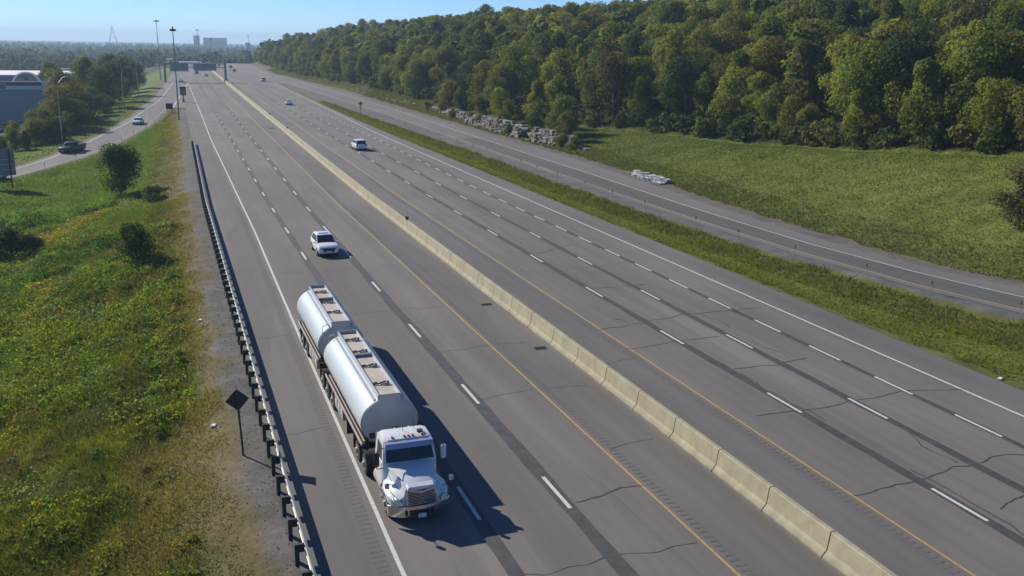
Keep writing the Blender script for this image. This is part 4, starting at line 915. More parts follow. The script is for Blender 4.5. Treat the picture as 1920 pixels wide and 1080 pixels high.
# short grass: median strip, right bank, bank beyond the off-ramp
def short(name, label, P, h, w, colf):
    n = len(P); j = (1 + (rngv.random(n) - .5) * .55)[:, None]
    V, F_, c_ = blades(P, h * (.5 + rngv.random(n)), w * (.6 + .8 * rngv.random(n)), colf(P) * j * np.array([1.28, 1.26, 1.25]), rngv, .9)
    o = npmesh(name, V, F_, M['blade'], col=c_); o['kind'] = 'stuff'; o['label'] = label; o['category'] = 'grass'
P = scatter(210000, 42.5, 60, 28, 300, rngv); t_ = (P[:, 0] - xe(P[:, 1])) / np.clip(xg(P[:, 1]) - xe(P[:, 1]), .1, None)
k = (t_ > .02 + .10 * vnoise(P[:, 0], P[:, 1], 1.1, 51)) & (t_ < .98 - .12 * vnoise(P[:, 0], P[:, 1], 1.7, 50)); P, t_ = P[k], t_[k]
def mcol(P):
    t_ = (P[:, 0] - xe(P[:, 1])) / np.clip(xg(P[:, 1]) - xe(P[:, 1]), .1, None); n = vnoise(P[:, 0], P[:, 1], 3, 52); n2 = vnoise(P[:, 0], P[:, 1], 1.3, 53)
    c = np.array([.125, .150, .026]) * np.ones((len(P), 1)); k = sst((t_ - .45 + (n - .5) * .35) * 5)[:, None] * .8; c = c * (1 - k) + np.array([.100, .104, .036]) * k
    k = sst(1 - t_ / .22 + (n2 - .5))[:, None] * .8; c = c * (1 - k) + np.array([.082, .080, .030]) * k; k = sst((n2 - .7) * 8)[:, None] * .6 * (t_ > .5)[:, None]; return c * (1 - k) + np.array([.13, .12, .03]) * k
hm = np.where(t_ > .5, .34, .13) * (.6 + .8 * vnoise(P[:, 0], P[:, 1], 2.4, 54)); short('median_grass', 'mown grass strip between the highway and the on-ramp', P, hm, .030 + .00025 * P[:, 1], mcol)
P = np.concatenate([scatter(300000, 58, 96, 40, 330, rngv), scatter(45000, 57, 76, 330, 620, rngv)]); d_ = P[:, 0] - xo(P[:, 1]) - 1; k = (d_ > .7 + .9 * vnoise(P[:, 0], P[:, 1], 1.4, 55)) & (d_ < wcrest(P[:, 1]) + 3); P = P[k]; d_ = d_[k]
def rcol(P):
    d = P[:, 0] - xo(P[:, 1]) - 1; n = vnoise(P[:, 0], P[:, 1], 6, 56); n2 = vnoise(P[:, 0], P[:, 1], 1.6, 57); n3 = vnoise(P[:, 0], P[:, 1], 14, 59)
    c = np.array([.080, .112, .018]) * np.ones((len(P), 1)); k = sst((n - .5) * 4)[:, None] * .5; c = c * (1 - k) + np.array([.062, .098, .020]) * k
    k = sst(1 - d / 8 + (n - .5) * 1.2)[:, None] * .65; c = c * (1 - k) + np.array([.085, .084, .028]) * k
    k = sst((n3 - .6) * 6)[:, None] * .5 * sst(1 - d / 18)[:, None]; c = c * (1 - k) + np.array([.072, .066, .032]) * k
    k = sst((P[:, 1] - 150) / 50)[:, None] * .6; c = c * (1 - k) + np.array([.105, .092, .026]) * k
    return c * (.9 + .2 * n2)[:, None]
short('bank_grass', 'mown grass bank between the on-ramp and the forest', P, .13 * (.6 + .8 * vnoise(P[:, 0], P[:, 1], 2.0, 58)) + np.where(d_ < 7, .10, 0), .036 + .00020 * P[:, 1], rcol)
P = scatter(60000, -45, 2, 140, 330, rngv); k = (P[:, 0] < rout(P[:, 1]) - .8) & (P[:, 0] > rout(P[:, 1]) - 14); P = P[k]
short('ramp_bank_grass', 'bright grass bank beyond the off-ramp', P, np.full(len(P), .22), .075, lambda P: np.array([.085, .135, .018]) * (.75 + .5 * vnoise(P[:, 0], P[:, 1], 3, 60))[:, None])
# loose stones on the gravel shoulder
P = scatter(2600, .2, 3.3, 20, 120, rngv); sz_ = rngv.uniform(.015, .06, len(P)); V, F_ = [], []
oct_ = np.array([(1, 0, 0), (0, 1, 0), (-1, 0, 0), (0, -1, 0), (0, 0, .7), (0, 0, -.7)]); of = np.array([(0, 1, 4), (1, 2, 4), (2, 3, 4), (3, 0, 4), (1, 0, 5), (2, 1, 5), (3, 2, 5), (0, 3, 5)])
V = (P[:, None] + oct_[None] * sz_[:, None, None] * rngv.uniform(.7, 1.3, (len(P), 6, 1))).reshape(-1, 3); F_ = (of[None] + (np.arange(len(P)) * 6)[:, None, None]).reshape(-1, 3)
o = npmesh('gravel_stones', V, F_, M['rock'], None); o['kind'] = 'stuff'; o['label'] = 'loose stones on the gravel shoulder behind the guardrail'; o['category'] = 'stones'
b = MB(); b.box(-.16, .16, -.12, .12, 0, .1, .03)
LIT = b.build('litter', M['white_wall'], mesh_only=True)
for x, y, lab in ((1.3, 64.5, 'white litter scrap on the gravel, midway along the guardrail'), (1.2, 45.5, 'small pale litter scrap left of the diamond sign'), (44.4, 38.3, 'white litter at the right edge of the highway shoulder')):
    tag(obj('litter', LIT, None, (x, y, gz(x, y) + .01), (0, 0, x)), lab, 'litter')

# ------------------------------------------------------------------ cars (forward is local -y, origin on the road under the middle)
def wheel_meshes(r, w, hub='chrome', rimr=.62):
    b = MB(); b.lathe_x([(-w/2, r * .80), (-w/2 + .02, r * .95), (-w/4, r), (w/4, r), (w/2 - .02, r * .95), (w/2, r * .80)], 0, 0, 22); ty = b.build('tyre', M['rubber'], mesh_only=True, smooth=True)
    b = MB(); b.lathe_x([(-w/2 - .004, r * rimr), (-w/2 - .012, r * .5), (-w/2 + .03, r * .22), (w/2 - .03, r * .22), (w/2 + .012, r * .5), (w/2 + .004, r * rimr)], 0, 0, 18); rm = b.build('rim', M[hub], mesh_only=True, smooth=True)
    return ty, rm
CWH = wheel_meshes(.34, .22, 'steel')
def car_section(y, w, zb, zs, zt, crown=.03):
    half = [(w * .86, zb), (w * .97, zb + .10), (w, (zb + zs) / 2), (w * .985, zs - .06), (w * .93, zs), (w * .62, zt + crown * .6), (0, zt + crown)]
    return [(x, y, z) for x, z in half] + [(-x, y, z) for x, z in reversed(half[:-1])]
KINDS_ = {  # length, half width, body stations (y, w factor, zb, shoulder z, top z), greenhouse base y0,y1, roof y0,y1, belt z, roof z
 'suv': dict(L=4.55, w=.92, st=[(-2.28, .80, .38, .66, .70), (-2.15, .93, .30, .82, .86), (-1.7, .985, .26, .96, .99), (-1.0, 1.0, .25, 1.03, 1.06), (0, 1.0, .25, 1.06, 1.07), (1.4, 1.0, .26, 1.08, 1.09), (2.0, .97, .32, 1.06, 1.08), (2.26, .88, .42, 1.0, 1.02)], g=(-1.12, 2.2), r=(-.12, 1.45), zb=1.04, zr=1.66, wr=.70),
 'sedan': dict(L=4.7, w=.91, st=[(-2.35, .80, .36, .58, .62), (-2.2, .93, .26, .72, .75), (-1.6, .985, .22, .84, .87), (-.9, 1.0, .21, .92, .94), (.6, 1.0, .21, .95, .96), (1.5, 1.0, .24, .97, .98), (2.15, .95, .32, .95, .97), (2.34, .86, .42, .86, .88)], g=(-1.0, 1.75), r=(-.2, .95), zb=.92, zr=1.42, wr=.70),
 'van': dict(L=5.0, w=.98, st=[(-2.5, .80, .36, .70, .74), (-2.3, .94, .28, .88, .92), (-1.75, .99, .25, 1.04, 1.07), (-1.0, 1.0, .25, 1.1, 1.12), (.5, 1.0, .25, 1.12, 1.13), (2.1, 1.0, .28, 1.12, 1.13), (2.48, .95, .36, 1.05, 1.06)], g=(-1.3, 2.46), r=(-.35, 2.25), zb=1.08, zr=1.80, wr=.80),
 'pickup': dict(L=5.8, w=1.0, st=[(-2.9, .82, .46, .90, .95), (-2.75, .95, .40, 1.05, 1.08), (-2.1, 1.0, .38, 1.14, 1.17), (-1.2, 1.0, .36, 1.18, 1.2), (0, 1.0, .36, 1.2, 1.21), (2.6, 1.0, .40, 1.2, 1.21), (2.88, .97, .48, 1.16, 1.18)], g=(-1.35, .85), r=(-.6, .6), zb=1.17, zr=1.88, wr=.78)}
def lerp(a, b, t): return tuple(p + (q - p) * t for p, q in zip(a, b))
def pane(b, q, m0, m1, n0, n1, offv):
    """q: 4 corners (bl, br, tr, tl); inner rectangle by margins, pushed out by offv, with thickness"""
    def P(s, t): return Vector(lerp(lerp(q[0], q[1], s), lerp(q[3], q[2], s), t))
    c = [P(m0, n0), P(1 - m1, n0), P(1 - m1, 1 - n1), P(m0, 1 - n1)]; o = Vector(offv)
    b.hexa([p - o * .4 for p in c] + [p + o for p in c])
def car(name, kind, mat, x, y, z, rz, label, cat='car', detail=1, rx=0.0, grp=None, sunroof=False):
    K = KINDS_[kind]; w = K['w']; t = tag(empty(name, (x, y, z), rz), label, cat, grp); t.rotation_euler = (rx, 0, rz); body = M[mat]
    b = MB(); b.loft([car_section(yy, w * wf, a, s, tp) for yy, wf, a, s, tp in K['st']]); b.build('body', body, t, True)
    y0, y1 = K['g']; q0, q1 = K['r']; zb, zr, wr_, wb = K['zb'] - .03, K['zr'], K['wr'], w * .90
    B = [(-wb, y0, zb), (wb, y0, zb), (wb, y1, zb), (-wb, y1, zb)]; T = [(-wr_, q0, zr - .06), (wr_, q0, zr - .06), (wr_, q1, zr - .06), (-wr_, q1, zr - .06)]
    b = MB(); b.loft([B, T, [(-wr_ * .9, q0 + .12, zr - .015), (wr_ * .9, q0 + .12, zr - .015), (wr_ * .9, q1 - .12, zr - .015), (-wr_ * .9, q1 - .12, zr - .015)], [(-wr_ * .4, q0 + .3, zr), (wr_ * .4, q0 + .3, zr), (wr_ * .4, q1 - .3, zr), (-wr_ * .4, q1 - .3, zr)]])
    b.build('cabin', body, t, True)
    b = MB(); pane(b, (B[0], B[1], T[1], T[0]), .045, .045, .07, .05, (0, -.012, .012)); b.build('windshield', M['glass'], t)
    b = MB(); pane(b, (B[2], B[3], T[3], T[2]), .06, .06, .10, .10, (0, .012, .012)); b.build('rear_window', M['glass'], t)
    for s in (1, -1):
        c = (B[1], B[2], T[2], T[1]) if s > 0 else (B[0], B[3], T[3], T[0])
        for m0, m1 in ((.07, .52), (.51, .10)) if kind != 'van' else ((.06, .66), (.36, .34), (.68, .06)):
            b = MB(); pane(b, c, m0, m1, .12, .10, (s * .014, 0, .004)); b.build('side_window', M['glass'], t)
        b = MB(); b.hexa([(s * (w - .02), y0 + .25, zb + .0), (s * (w + .17), y0 + .22, zb + .02), (s * (w + .17), y0 + .34, zb + .02), (s * (w - .02), y0 + .38, zb + .0), (s * (w - .02), y0 + .25, zb + .13), (s * (w + .17), y0 + .22, zb + .15), (s * (w + .17), y0 + .34, zb + .15), (s * (w - .02), y0 + .38, zb + .13)]); b.build('mirror', body, t)
        ax = (K['st'][0][0] + .95, K['st'][-1][0] - .95)
        for yy in ax:
            b = MB(); b.disc_x(s * (w - .12), s * (w + .004), yy, .36, .40, 20); b.build('wheel_arch', M['black'], t)
            wh = obj('wheel', CWH[0], t, (s * (w - .09), yy, .34)); wh.name = 'tyre'; obj('rim', CWH[1], wh)
        f_, r_ = K['st'][1], K['st'][-2]; zl = f_[3] - .10; yf = f_[0] - .02
        b = MB(); b.hexa([(s * w * .50, yf - .06, zl - .10), (s * w * .90, yf + .10, zl - .08), (s * w * .90, yf + .3, zl - .08), (s * w * .5, yf + .2, zl - .1), (s * w * .50, yf - .05, zl + .05), (s * w * .91, yf + .12, zl + .08), (s * w * .91, yf + .3, zl + .08), (s * w * .5, yf + .2, zl + .05)]); b.build('headlight', M['lamp'], t)
        yr = K['st'][-1][0]; zl = K['st'][-1][3] - .14
        b = MB(); b.box(min(s * w * .62, s * w * .90), max(s * w * .62, s * w * .90), yr - .22, yr + .015, zl - .10, zl + (.10 if kind == 'sedan' else .22), .02); b.build('tail_light', M['red'], t)
    yf = K['st'][0][0]
    b = MB(); b.loft([[(-w * .66, yf - .03, .80 if kind in ('suv', 'van') else .60), (w * .66, yf - .03, .80 if kind in ('suv', 'van') else .60), (w * .40, yf - .025, .44), (-w * .40, yf - .025, .44)], [(-w * .66, yf + .2, .80 if kind in ('suv', 'van') else .60), (w * .66, yf + .2, .80 if kind in ('suv', 'van') else .60), (w * .40, yf + .2, .44), (-w * .40, yf + .2, .44)]]); b.build('grille', M['black'], t)
    b = MB(); b.box(-w * .9, w * .9, yf + .05, K['st'][-1][0] - .05, .20, .40, .03); b.build('underbody', M['black'], t)
    b = MB(); b.box(-.26, .26, yf - .035, yf - .02, .46, .58); b.build('licence_plate', M['plate'], t)
    yr = K['st'][-1][0]; b = MB(); b.box(-.26, .26, yr + .004, yr + .02, .62, .76); b.build('licence_plate', M['plate'], t)
    b = MB(); b.box(-w * .8, w * .8, yr - .1, yr + .03, .34, .50, .03); b.build('rear_bumper', M['black'] if kind == 'suv' else body, t)
    if sunroof:
        b = MB(); b.box(-.42, .42, q0 + .22, q0 + .62, zr - .02, zr + .012, .004); b.build('sunroof', M['glass'], t)
    if kind == 'pickup':
        b = MB(); b.box(-.82, .82, .95, 2.8, 1.19, 1.235); b.build('cargo_bed', M['black'], t)
    return t
car('white_suv', 'suv', 'car_white', 12.55, 82.4, 0, .02, 'white SUV with dark sunroof following the tanker truck', 'car', sunroof=True)
car('minivan', 'van', 'car_white', 31.6, 164.5, 0, math.pi, 'white minivan driving away in the middle of the right carriageway', 'car')
car('sedan', 'sedan', 'car_white', 34.4, 285.5, 0, math.pi - .012, 'pale white sedan driving away farther up the right carriageway', 'car')
car('van', 'van', 'car_white', 43.6, 452, 0, math.pi - .03, 'white van with dark rear where the on-ramp merges', 'car')
car('dark_car', 'sedan', 'car_dark', 40.6, 591, 0, math.pi - .04, 'small dark car far up the right carriageway', 'car')
car('dark_suv', 'suv', 'car_dark', 43.8, 668, 0, math.pi - .05, 'black vehicle just beyond the small dark car', 'car')
car('silver_car', 'suv', 'car_silver', 38.6, 714, 0, math.pi - .05, 'grey car farthest up the right carriageway', 'car')
car('oncoming_car', 'sedan', 'car_silver', 21.3, 514, 0, -.02, 'silver car coming in the left carriageway beside the barrier', 'car')
car('oncoming_car', 'suv', 'car_dark', 18.0, 549, 0, -.02, 'dark red-brown car coming under the gantry in the middle lane', 'car')
car('oncoming_car', 'sedan', 'car_white', 7.6, 445, 0, -.03, 'white car entering the off-ramp past the gore tip', 'car')
car('ramp_car', 'sedan', 'car_white', -5.9, 236.0, float(zramp(236)), -.20, 'white sedan coming down the curved off-ramp', 'car', rx=.03)
car('pickup', 'pickup', 'car_green', -16.6, 192.5, float(zramp(192.5)), -.52, 'dark green pickup truck on the off-ramp', 'truck', rx=.03)
car('ramp_car', 'suv', 'car_white', -25.6, 163.3, float(zramp(163.3)), -.62, 'white car leaving the left frame edge behind the grey sign', 'car', rx=.03)
car('parked_van', 'van', 'car_teal', -27.5, 262, gz(-27.5, 262), .9, 'teal van parked by the store annex', 'van')
for k, (x, y) in enumerate(((-44, 262), (-41, 262), (-38, 262))):
    car('parked_car', 'sedan', ('car_dark', 'car_silver', 'car_dark')[k], x, y, gz(x, y), math.pi, ('dark', 'silver', 'black')[k] + ' car parked against the grey store wall', 'car', grp='cars parked at the store')
for k, (x, y, m_, kd) in enumerate(((17, 660, 'car_white', 'van'), (24, 720, 'car_white', 'van'), (30, 790, 'car_silver', 'sedan'), (21, 600, 'car_dark', 'sedan'))):
    car('distant_car', kd, m_, x + float(cv(y)) * .3, y, 0, -.05, ('white van far beyond the gantry', 'white truck-like van beyond the gantry next to the barrier', 'silver car at the far bend', 'dark car just beyond the gantry')[k], 'car')

# ------------------------------------------------------------------ B-train tanker truck (local y runs back from the front bumper)
TX, TY = 8.32, 32.25
tk = tag(empty('tanker_truck', (TX, TY, 0), .006), 'white double tanker truck with chrome bumper driving toward the camera', 'truck')
W_ = M['white_paint']
def mirror_pts(half): return half + [(-x, y, z) for x, y, z in reversed(half) if abs(x) > 1e-6]
# tractor: hood with fenders
hs_ = [(.10, [(.98, .80), (1.00, 1.02), (.78, 1.12), (.66, 1.20), (.60, 1.48), (.40, 1.55), (0, 1.57)]),
       (.28, [(1.12, .78), (1.14, 1.06), (.90, 1.18), (.70, 1.26), (.64, 1.56), (.42, 1.63), (0, 1.65)]),
       (.60, [(1.20, .82), (1.22, 1.13), (1.0, 1.26), (.76, 1.33), (.69, 1.66), (.46, 1.73), (0, 1.75)]),
       (1.05, [(1.22, .98), (1.23, 1.17), (1.04, 1.29), (.83, 1.37), (.77, 1.76), (.52, 1.83), (0, 1.85)]),
       (1.45, [(1.20, .90), (1.21, 1.12), (1.08, 1.25), (.95, 1.38), (.90, 1.79), (.60, 1.87), (0, 1.88)]),
       (1.80, [(1.12, .84), (1.12, 1.05), (1.08, 1.2), (1.02, 1.36), (.99, 1.86), (.66, 1.93), (0, 1.94)])]
b = MB(); b.loft([mirror_pts([(x, y, z) for x, z in half]) for y, half in hs_]); hood = b.build('hood', W_, tk, True)
# grille
b = MB(); b.box(-.60, .60, .0, .12, .80, 1.50, .05, 2); g = b.build('grille', M['chrome'], tk, True)
b = MB(); b.box(-.52, .52, -.012, -.002, .85, 1.43); b.build('grille_backing', M['black'], g)
for k in range(9):
    b = MB(); b.box(-.52, .52, -.05, -.013, .865 + k * .064, .897 + k * .064, .008); b.build('bar', M['chrome'], g)
for s in (-1, 1):
    b = MB(); b.hexa([(0, -.07, 1.34), (s * .5, -.07, 1.46), (s * .5, -.01, 1.46), (0, -.01, 1.34), (0, -.07, 1.42), (s * .5, -.07, 1.55), (s * .5, -.01, 1.55), (0, -.01, 1.42)]); b.build('grille_wing', M['chrome'], g)
b = MB(); b.hexa([(-.56, -.03, 1.48), (.56, -.03, 1.48), (.56, .2, 1.58), (-.56, .2, 1.58), (-.5, .0, 1.60), (.5, .0, 1.60), (.5, .25, 1.66), (-.5, .25, 1.66)]); b.build('grille_surround', W_, g)
for s in (-1, 1):
    b = MB(); b.loft([[(s * (.93 + .17 * math.cos(a)), yy + .10 * math.cos(a), 1.0 + .105 * math.sin(a) + .03 * math.cos(a)) for a in [2 * math.pi * k / 14 for k in range(14)]] for yy in (.02, .26)]); h = b.build('headlight', M['lamp'], tk, True)
    b = MB(); b.loft([[(s * (.93 + .20 * math.cos(a)), yy + .12 * math.cos(a), 1.0 + .13 * math.sin(a) + .03 * math.cos(a)) for a in [2 * math.pi * k / 14 for k in range(14)]] for yy in (.06, .28)]); b.build('bezel', M['chrome'], h, True)
# bumper, wraps round at the corners
def bump_sec(x, z0, z1, dy=0.0):
    y = .42 * (abs(x) / 1.25) ** 3.0 - .08 + dy; return [(x, y, z0), (x, y - .03, (z0 + z1) / 2), (x, y, z1), (x, y + .10, z1), (x, y + .10, z0)]
bx_ = np.linspace(-1.25, 1.25, 25)
b = MB(); b.loft([bump_sec(x, .36, .80) for x in bx_]); bp = b.build('bumper', M['chrome'], tk, True)
b = MB(); b.box(-.50, .30, -.135, -.10, .46, .66, .02); b.build('bumper_vent', M['black'], bp)
for x in (-.62, .42):
    b = MB(); b.box(x - .06, x + .06, -.13, -.08, .46, .66, .03, 2); b.build('tow_hole', M['black'], bp)
b = MB(); b.box(-.16, .16, -.155, -.14, .35, .52); b.build('licence_plate', M['plate'], bp)
# cab
def rect(hw, y0, y1, z, ch=.08): return [(-hw + ch, y0, z), (hw - ch, y0, z), (hw, y0 + ch, z), (hw, y1 - ch, z), (hw - ch, y1, z), (-hw + ch, y1, z), (-hw, y1 - ch, z), (-hw, y0 + ch, z)]
b = MB(); b.loft([rect(1.05, 1.72, 3.25, .80), rect(1.10, 1.70, 3.28, 1.2), rect(1.10, 1.70, 3.28, 1.90), rect(1.02, 2.02, 3.26, 2.62), rect(.97, 2.08, 3.2, 2.74, .15), rect(.65, 2.3, 3.0, 2.79, .2)]); cab = b.build('cab', W_, tk, True)
q = ((-1.10, 1.70, 1.90), (1.10, 1.70, 1.90), (1.02, 2.02, 2.62), (-1.02, 2.02, 2.62))
for m0, m1 in ((.05, .503), (.503, .05)):
    b = MB(); pane(b, q, m0, m1, .03, .06, (0, -.016, .010)); b.build('windshield', M['glass'], cab)
b = MB(); b.hexa([(-1.01, 1.74, 2.47), (1.01, 1.74, 2.47), (1.02, 1.99, 2.54), (-1.02, 1.99, 2.54), (-.98, 1.84, 2.66), (.98, 1.84, 2.66), (.97, 2.10, 2.70), (-.97, 2.10, 2.70)]); b.build('sun_visor', M['visor'], cab)
for s in (-1, 1):
    c = ((s * 1.10, 1.70, 1.90), (s * 1.10, 3.28, 1.90), (s * 1.02, 3.26, 2.62), (s * 1.02, 2.02, 2.62))
    b = MB(); pane(b, c, .20, .28, .06, .14, (s * .018, 0, .003)); b.build('side_window', M['glass'], cab)
    b = MB(); b.box(min(s * 1.09, s * 1.12), max(s * 1.09, s * 1.12), 1.95, 2.95, .95, 1.88, .01); d_ = b.build('door', W_, cab)
    b = MB(); b.box(min(s * 1.12, s * 1.15), max(s * 1.12, s * 1.15), 2.72, 2.88, 1.55, 1.60); b.build('door_handle', M['chrome'], d_)
    b = MB(); b.tube([(s * 1.03, 1.90, 2.52), (s * 1.36, 1.68, 2.50), (s * 1.38, 1.68, 1.75), (s * 1.09, 1.78, 1.70)], .022, 6); a = b.build('mirror_arm', M['dark_metal'], tk)
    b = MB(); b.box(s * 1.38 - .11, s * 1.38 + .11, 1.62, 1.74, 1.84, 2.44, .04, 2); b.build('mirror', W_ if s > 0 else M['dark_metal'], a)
    b = MB(); b.tube([(s * 1.05, .55, 1.2), (s * 1.22, .30, 1.50), (s * 1.28, .26, 1.62)], .016, 6); a = b.build('hood_mirror_arm', M['dark_metal'], tk)
    b = MB(); b.cyl(s * 1.28, .26, 1.58, 1.74, .10, 10); b.build('hood_mirror', M['chrome'], a)
    b = MB(); b.box(min(s * .95, s * 1.22), max(s * .95, s * 1.22), 1.78, 2.06, .42, .48); b.box(min(s * .95, s * 1.16), max(s * .95, s * 1.16), 1.80, 2.06, .72, .78); b.build('step', M['steel'], tk)
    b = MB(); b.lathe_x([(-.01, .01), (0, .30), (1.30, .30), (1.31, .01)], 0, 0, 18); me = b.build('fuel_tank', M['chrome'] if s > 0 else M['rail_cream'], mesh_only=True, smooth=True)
    obj('fuel_tank', me, tk, (s * .86, 2.15, .72), (0, 0, math.pi / 2))
for x in (-.62, -.12, 0.05, .22, .62):
    b = MB(); b.box(x - .05, x + .05, 2.16, 2.28, 2.74 if abs(x) > .5 else 2.775, 2.83, .015); b.build('marker_light', M['amber'], cab)
b = MB(); b.cyl(.60, 2.45, 2.74, 2.88, .13, 12); b.build('roof_beacon', M['dark_metal'], cab, True)
b = MB(); b.tube([(-.05, 2.7, 2.78), (-.05, 2.72, 3.05)], .01, 5); b.tube([(.45, 2.9, 2.75), (.45, 2.9, 3.1)], .01, 5); b.build('antenna', M['dark_metal'], cab)
for k in (-.3, .3):
    b = MB(); b.box(k - .02, k + .02, 2.3, 3.15, 2.77, 2.80); b.build('roof_rib', W_, cab)
b = MB()
for s in (-1, 1): b.box(s * .43 - .05, s * .43 + .05, .6, 7.3, .72, .98)
b.build('chassis', M['dark_metal'], tk)
b = MB(); b.box(-.95, .95, 3.5, 4.35, .98, 1.04); b.build('deck_plate', M['steel'], tk)
b = MB(); b.box(-.5, .5, 3.35, 3.6, 1.0, 2.0, .03); b.build('rear_equipment', M['dark_metal'], tk)
for s in (-1, 1):
    b = MB(); b.tube([(s * .95, 3.45, .8), (s * .95, 3.45, 2.55)], .075, 10); b.build('exhaust_stack', M['steel'], tk, True)
# wheels
TW = wheel_meshes(.50, .30, 'galv', .58); TD = wheel_meshes(.50, .62, 'galv', .56)
def axle(y, dual, r=.5):
    for s in (-1, 1):
        x = s * (.92 if dual else 1.03); ty, rm = (TD if dual else TW)
        o = obj('tyre', ty, tk, (x, y, r)); obj('rim', rm, o)
        b = MB(); b.lathe_x([(s * (.33 if dual else .17), .14), (s * (.39 if dual else .23), .12), (s * (.41 if dual else .25), .05)], 0, 0, 12); obj('hub', b.build('hub', M['galv'], mesh_only=True, smooth=True), o)
    b = MB(); b.tube([(-.95, y, r), (.95, y, r)], .07, 8); b.build('axle', M['dark_metal'], tk)
axle(1.12, False)
for y in (4.95, 6.45, 12.9, 14.4, 15.9, 21.65, 23.25): axle(y, True)
def fender(y, w=.62):
    for s in (-1, 1):
        secs = [[(s * .61, y + q * math.cos(a), .5 + q * math.sin(a)) for q in (.60, .625)] + [(s * 1.24, y + q * math.cos(a), .5 + q * math.sin(a)) for q in (.625, .60)] for a in np.linspace(.5, math.pi - .3, 9)]
        b = MB(); b.loft(secs); b.build('fender', M['dark_metal'], tk, True)
fender(4.95); fender(6.45); fender(12.9); fender(15.9)
for y in (7.4, 16.8, 24.3, 9.0):
    for s in (-1, 1):
        b = MB(); b.box(s * .92 - .30, s * .92 + .30, y, y + .03, .22, 1.15); b.build('mudflap', M['rubber'], tk)
# tanks
ZC, AX, BZ = 2.20, 1.285, 1.09
def tank(y0, y1, hatches, bars_, tabs):
    n = 40; ang = [2 * math.pi * k / n for k in range(n)]
    def sec(y, f): return [(AX * f * math.cos(a), y, ZC + BZ * f * math.sin(a)) for a in ang]
    b = MB(); b.loft([sec(y0 + .03, .985), sec(y0 + .05, 1.0), sec(y0 + .06, 1.0)] + [sec(y, 1.0) for y in np.linspace(y0 + .5, y1 - .5, 6)] + [sec(y1 - .05, 1.0), sec(y1 - .03, .985)], True, False); tn = b.build('tank', M['tank_white'], tk, True)
    for y, d in ((y0, -1), (y1, 1)):
        b = MB(); b.loft([sec(y - d * .04, .985), sec(y, .97), sec(y + d * .02, .90), sec(y + d * .045, .5), sec(y + d * .05, .12)]); b.build('tank_end', M['tank_end'], tn, True)
    for y in np.linspace(y0 + 1.2, y1 - 1.2, 4):
        b = MB(); b.loft([[(AX * f * math.cos(a), yy, ZC + BZ * f * math.sin(a)) for f in (1.0, 1.006)] + [(AX * f * math.cos(a), yy + .05, ZC + BZ * f * math.sin(a)) for f in (1.006, 1.0)] for yy in (y,) for a in np.linspace(math.pi, 2 * math.pi, 17)]); b.build('band', M['tank_end'], tn)
    zt = ZC + BZ
    b = MB(); b.box(-.46, .46, y0 + .02, y1 - .02, zt - .06, zt + .035); b.build('catwalk', M['cream'], tn)
    for s in (-1, 1):
        b = MB(); b.hexa([(s * .47 - .02, y0, zt - .12), (s * .47 + .05 * s + .02, y0, zt - .12), (s * .47 + .05 * s + .02, y1, zt - .12), (s * .47 - .02, y1, zt - .12), (s * .47 - .03, y0, zt + .17), (s * .47 + .03, y0, zt + .17), (s * .47 + .03, y1, zt + .17), (s * .47 - .03, y1, zt + .17)]); b.build('coaming_rail', M['tank_white'], tn)
        b = MB(); b.box(min(s * .60, s * .66), max(s * .60, s * .66), y0 + .2, y1 - .2, zt - .13, zt - .06); b.build('gutter', M['tank_end'], tn)
    for y in (y0 - .02, y1 + .02):
        b = MB(); b.box(-.52, .52, y - .03, y + .03, zt - .30, zt + .20, .01); b.build('coaming_end', M['tank_end'], tn)
    for y in bars_:
        b = MB(); b.box(-.46, .46, y - .10, y + .10, zt + .03, zt + .17); b.build('cross_member', M['grey_metal'], tn)
    for y in hatches:
        b = MB(); b.cyl(.18, y, zt + .03, zt + .10, .21, 16); b.cyl(.18, y, zt + .10, zt + .135, .17, 16); h = b.build('manhole', M['steel'], tn, True)
        b = MB(); b.tube([(-.42, y - .05, zt + .07), (-.2, y - .03, zt + .09), (.02, y, zt + .12), (.2, y + .02, zt + .16)], .035, 6); b.tube([(-.40, y + .12, zt + .06), (-.15, y + .15, zt + .09)], .04, 6); b.tube([(.30, y - .08, zt + .06), (.30, y - .08, zt + .2)], .05, 8); b.build('valve', M['brown_pipe'], h)
    for y in tabs:
        b = MB(); b.tube([(-.62, y, zt - .16), (-.70, y, zt + .06), (-.98, y + .02, zt - .05), (-1.02, y, zt - .42)], .025, 6); b.build('grab_rail', M['tank_white'], tn)
    return tn
tank(5.25, 14.95, (6.9, 9.4, 11.6, 13.6), (11.0, ), (14.9,))
tank(16.75, 24.95, (19.0, 21.2, 23.6), (21.9,), (16.8,))
b = MB(); b.box(-.92, -.42, 5.10, 5.20, 1.55, 1.78, .03); b.build('placard_holder', M['sign_back'], tk)
b = MB(); b.box(.05, .4, 5.10, 5.20, 1.75, 1.95, .03); b.build('placard_holder', M['sign_back'], tk)
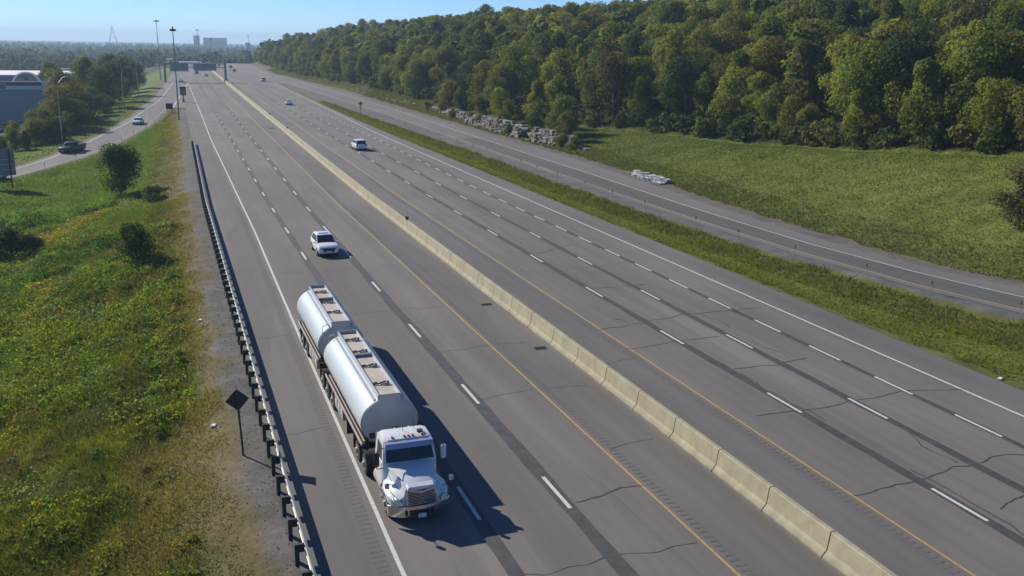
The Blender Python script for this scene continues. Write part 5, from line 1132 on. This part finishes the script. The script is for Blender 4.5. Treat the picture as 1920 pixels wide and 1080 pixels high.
# trailer running gear
for y0, y1 in ((5.2, 14.6), (17.0, 24.6)):
    for s in (-1, 1):
        b = MB(); b.box(min(s * 1.22, s * 1.29), max(s * 1.22, s * 1.29), y0, y1, 1.22, 1.34, .01); b.build('side_rail', M['rail_cream'], tk)
        b = MB(); b.box(min(s * .95, s * 1.215), max(s * .95, s * 1.215), y0 + .15, y1 - .1, 1.14, 1.24); b.build('hose_tray', M['brown_pipe'], tk)
        b = MB(); b.tube([(s * 1.08, y0 + .2, 1.31), (s * 1.08, y1 - .3, 1.31)], .06, 7); b.build('hose', M['brown_pipe'], tk, True)
    b = MB(); b.box(-.45, .45, y0 + .5, y1, .95, 1.16); b.build('frame', M['dark_metal'], tk)
    for s in (-1, 1):
        b = MB()
        for y in np.linspace(y0 + .6, y1 - .4, 5): b.box(min(s * .45, s * 1.2), max(s * .45, s * 1.2), y, y + .1, 1.02, 1.135)
        b.build('outrigger', M['dark_metal'], tk)
def skirt(y0, y1):
    n = 3
    for s in (-1, 1):
        for k in range(n):
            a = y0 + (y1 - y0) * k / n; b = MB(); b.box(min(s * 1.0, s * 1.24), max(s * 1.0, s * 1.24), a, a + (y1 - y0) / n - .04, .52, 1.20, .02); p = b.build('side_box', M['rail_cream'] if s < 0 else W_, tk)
            b = MB(); yy = a + (y1 - y0) / n * .35; b.box(min(s * 1.241, s * 1.25), max(s * 1.241, s * 1.25), yy, yy + .18, .75, .98); b.build('placard', M['white_wall'], p)
skirt(9.9, 12.1); skirt(17.7, 20.6)
b = MB(); b.box(-.55, .55, 14.8, 16.9, .98, 1.10); b.cyl(0, 16.2, 1.10, 1.18, .48, 18); b.build('fifth_wheel', M['dark_metal'], tk)
b = MB(); b.cyl(0, 5.7, 1.0, 1.12, .48, 18); b.build('fifth_wheel', M['dark_metal'], tk)
for s in (-1, 1):
    b = MB(); b.box(s * .7 - .06, s * .7 + .06, 8.4, 8.55, .35, 1.15); b.box(s * .7 - .14, s * .7 + .14, 8.3, 8.65, .30, .35); b.build('landing_leg', M['dark_metal'], tk)
b = MB(); b.box(-1.2, 1.2, 24.9, 25.0, .55, .75, .02); rbm = b.build('rear_bumper', M['steel'], tk)
for s in (-1, 1):
    b = MB(); b.box(s * .9 - .12, s * .9 + .12, 25.0, 25.03, .58, .70); b.build('tail_light', M['red'], rbm)
b = MB(); b.box(-1.24, -.75, 24.3, 24.75, 1.22, 1.34, .02); b.build('rear_corner_box', M['dark_metal'], tk)

# ------------------------------------------------------------------ haze
HAZE = 0.00022
m, nt, bs = newmat('haze_air'); nt.nodes.remove(bs); pv = nt.nodes.new('ShaderNodeVolumePrincipled'); pv.inputs['Color'].default_value = (.55, .76, 1.0, 1); pv.inputs['Density'].default_value = HAZE; pv.inputs['Anisotropy'].default_value = .2
nt.links.new(pv.outputs['Volume'], nt.nodes['Material Output'].inputs['Volume'])
b = MB(); b.box(-5300, 5300, -1200, 7300, -14, 60); hz = b.build('haze', m); hz['kind'] = 'stuff'; hz['label'] = 'thin bluish haze over the valley'; hz['category'] = 'haze'
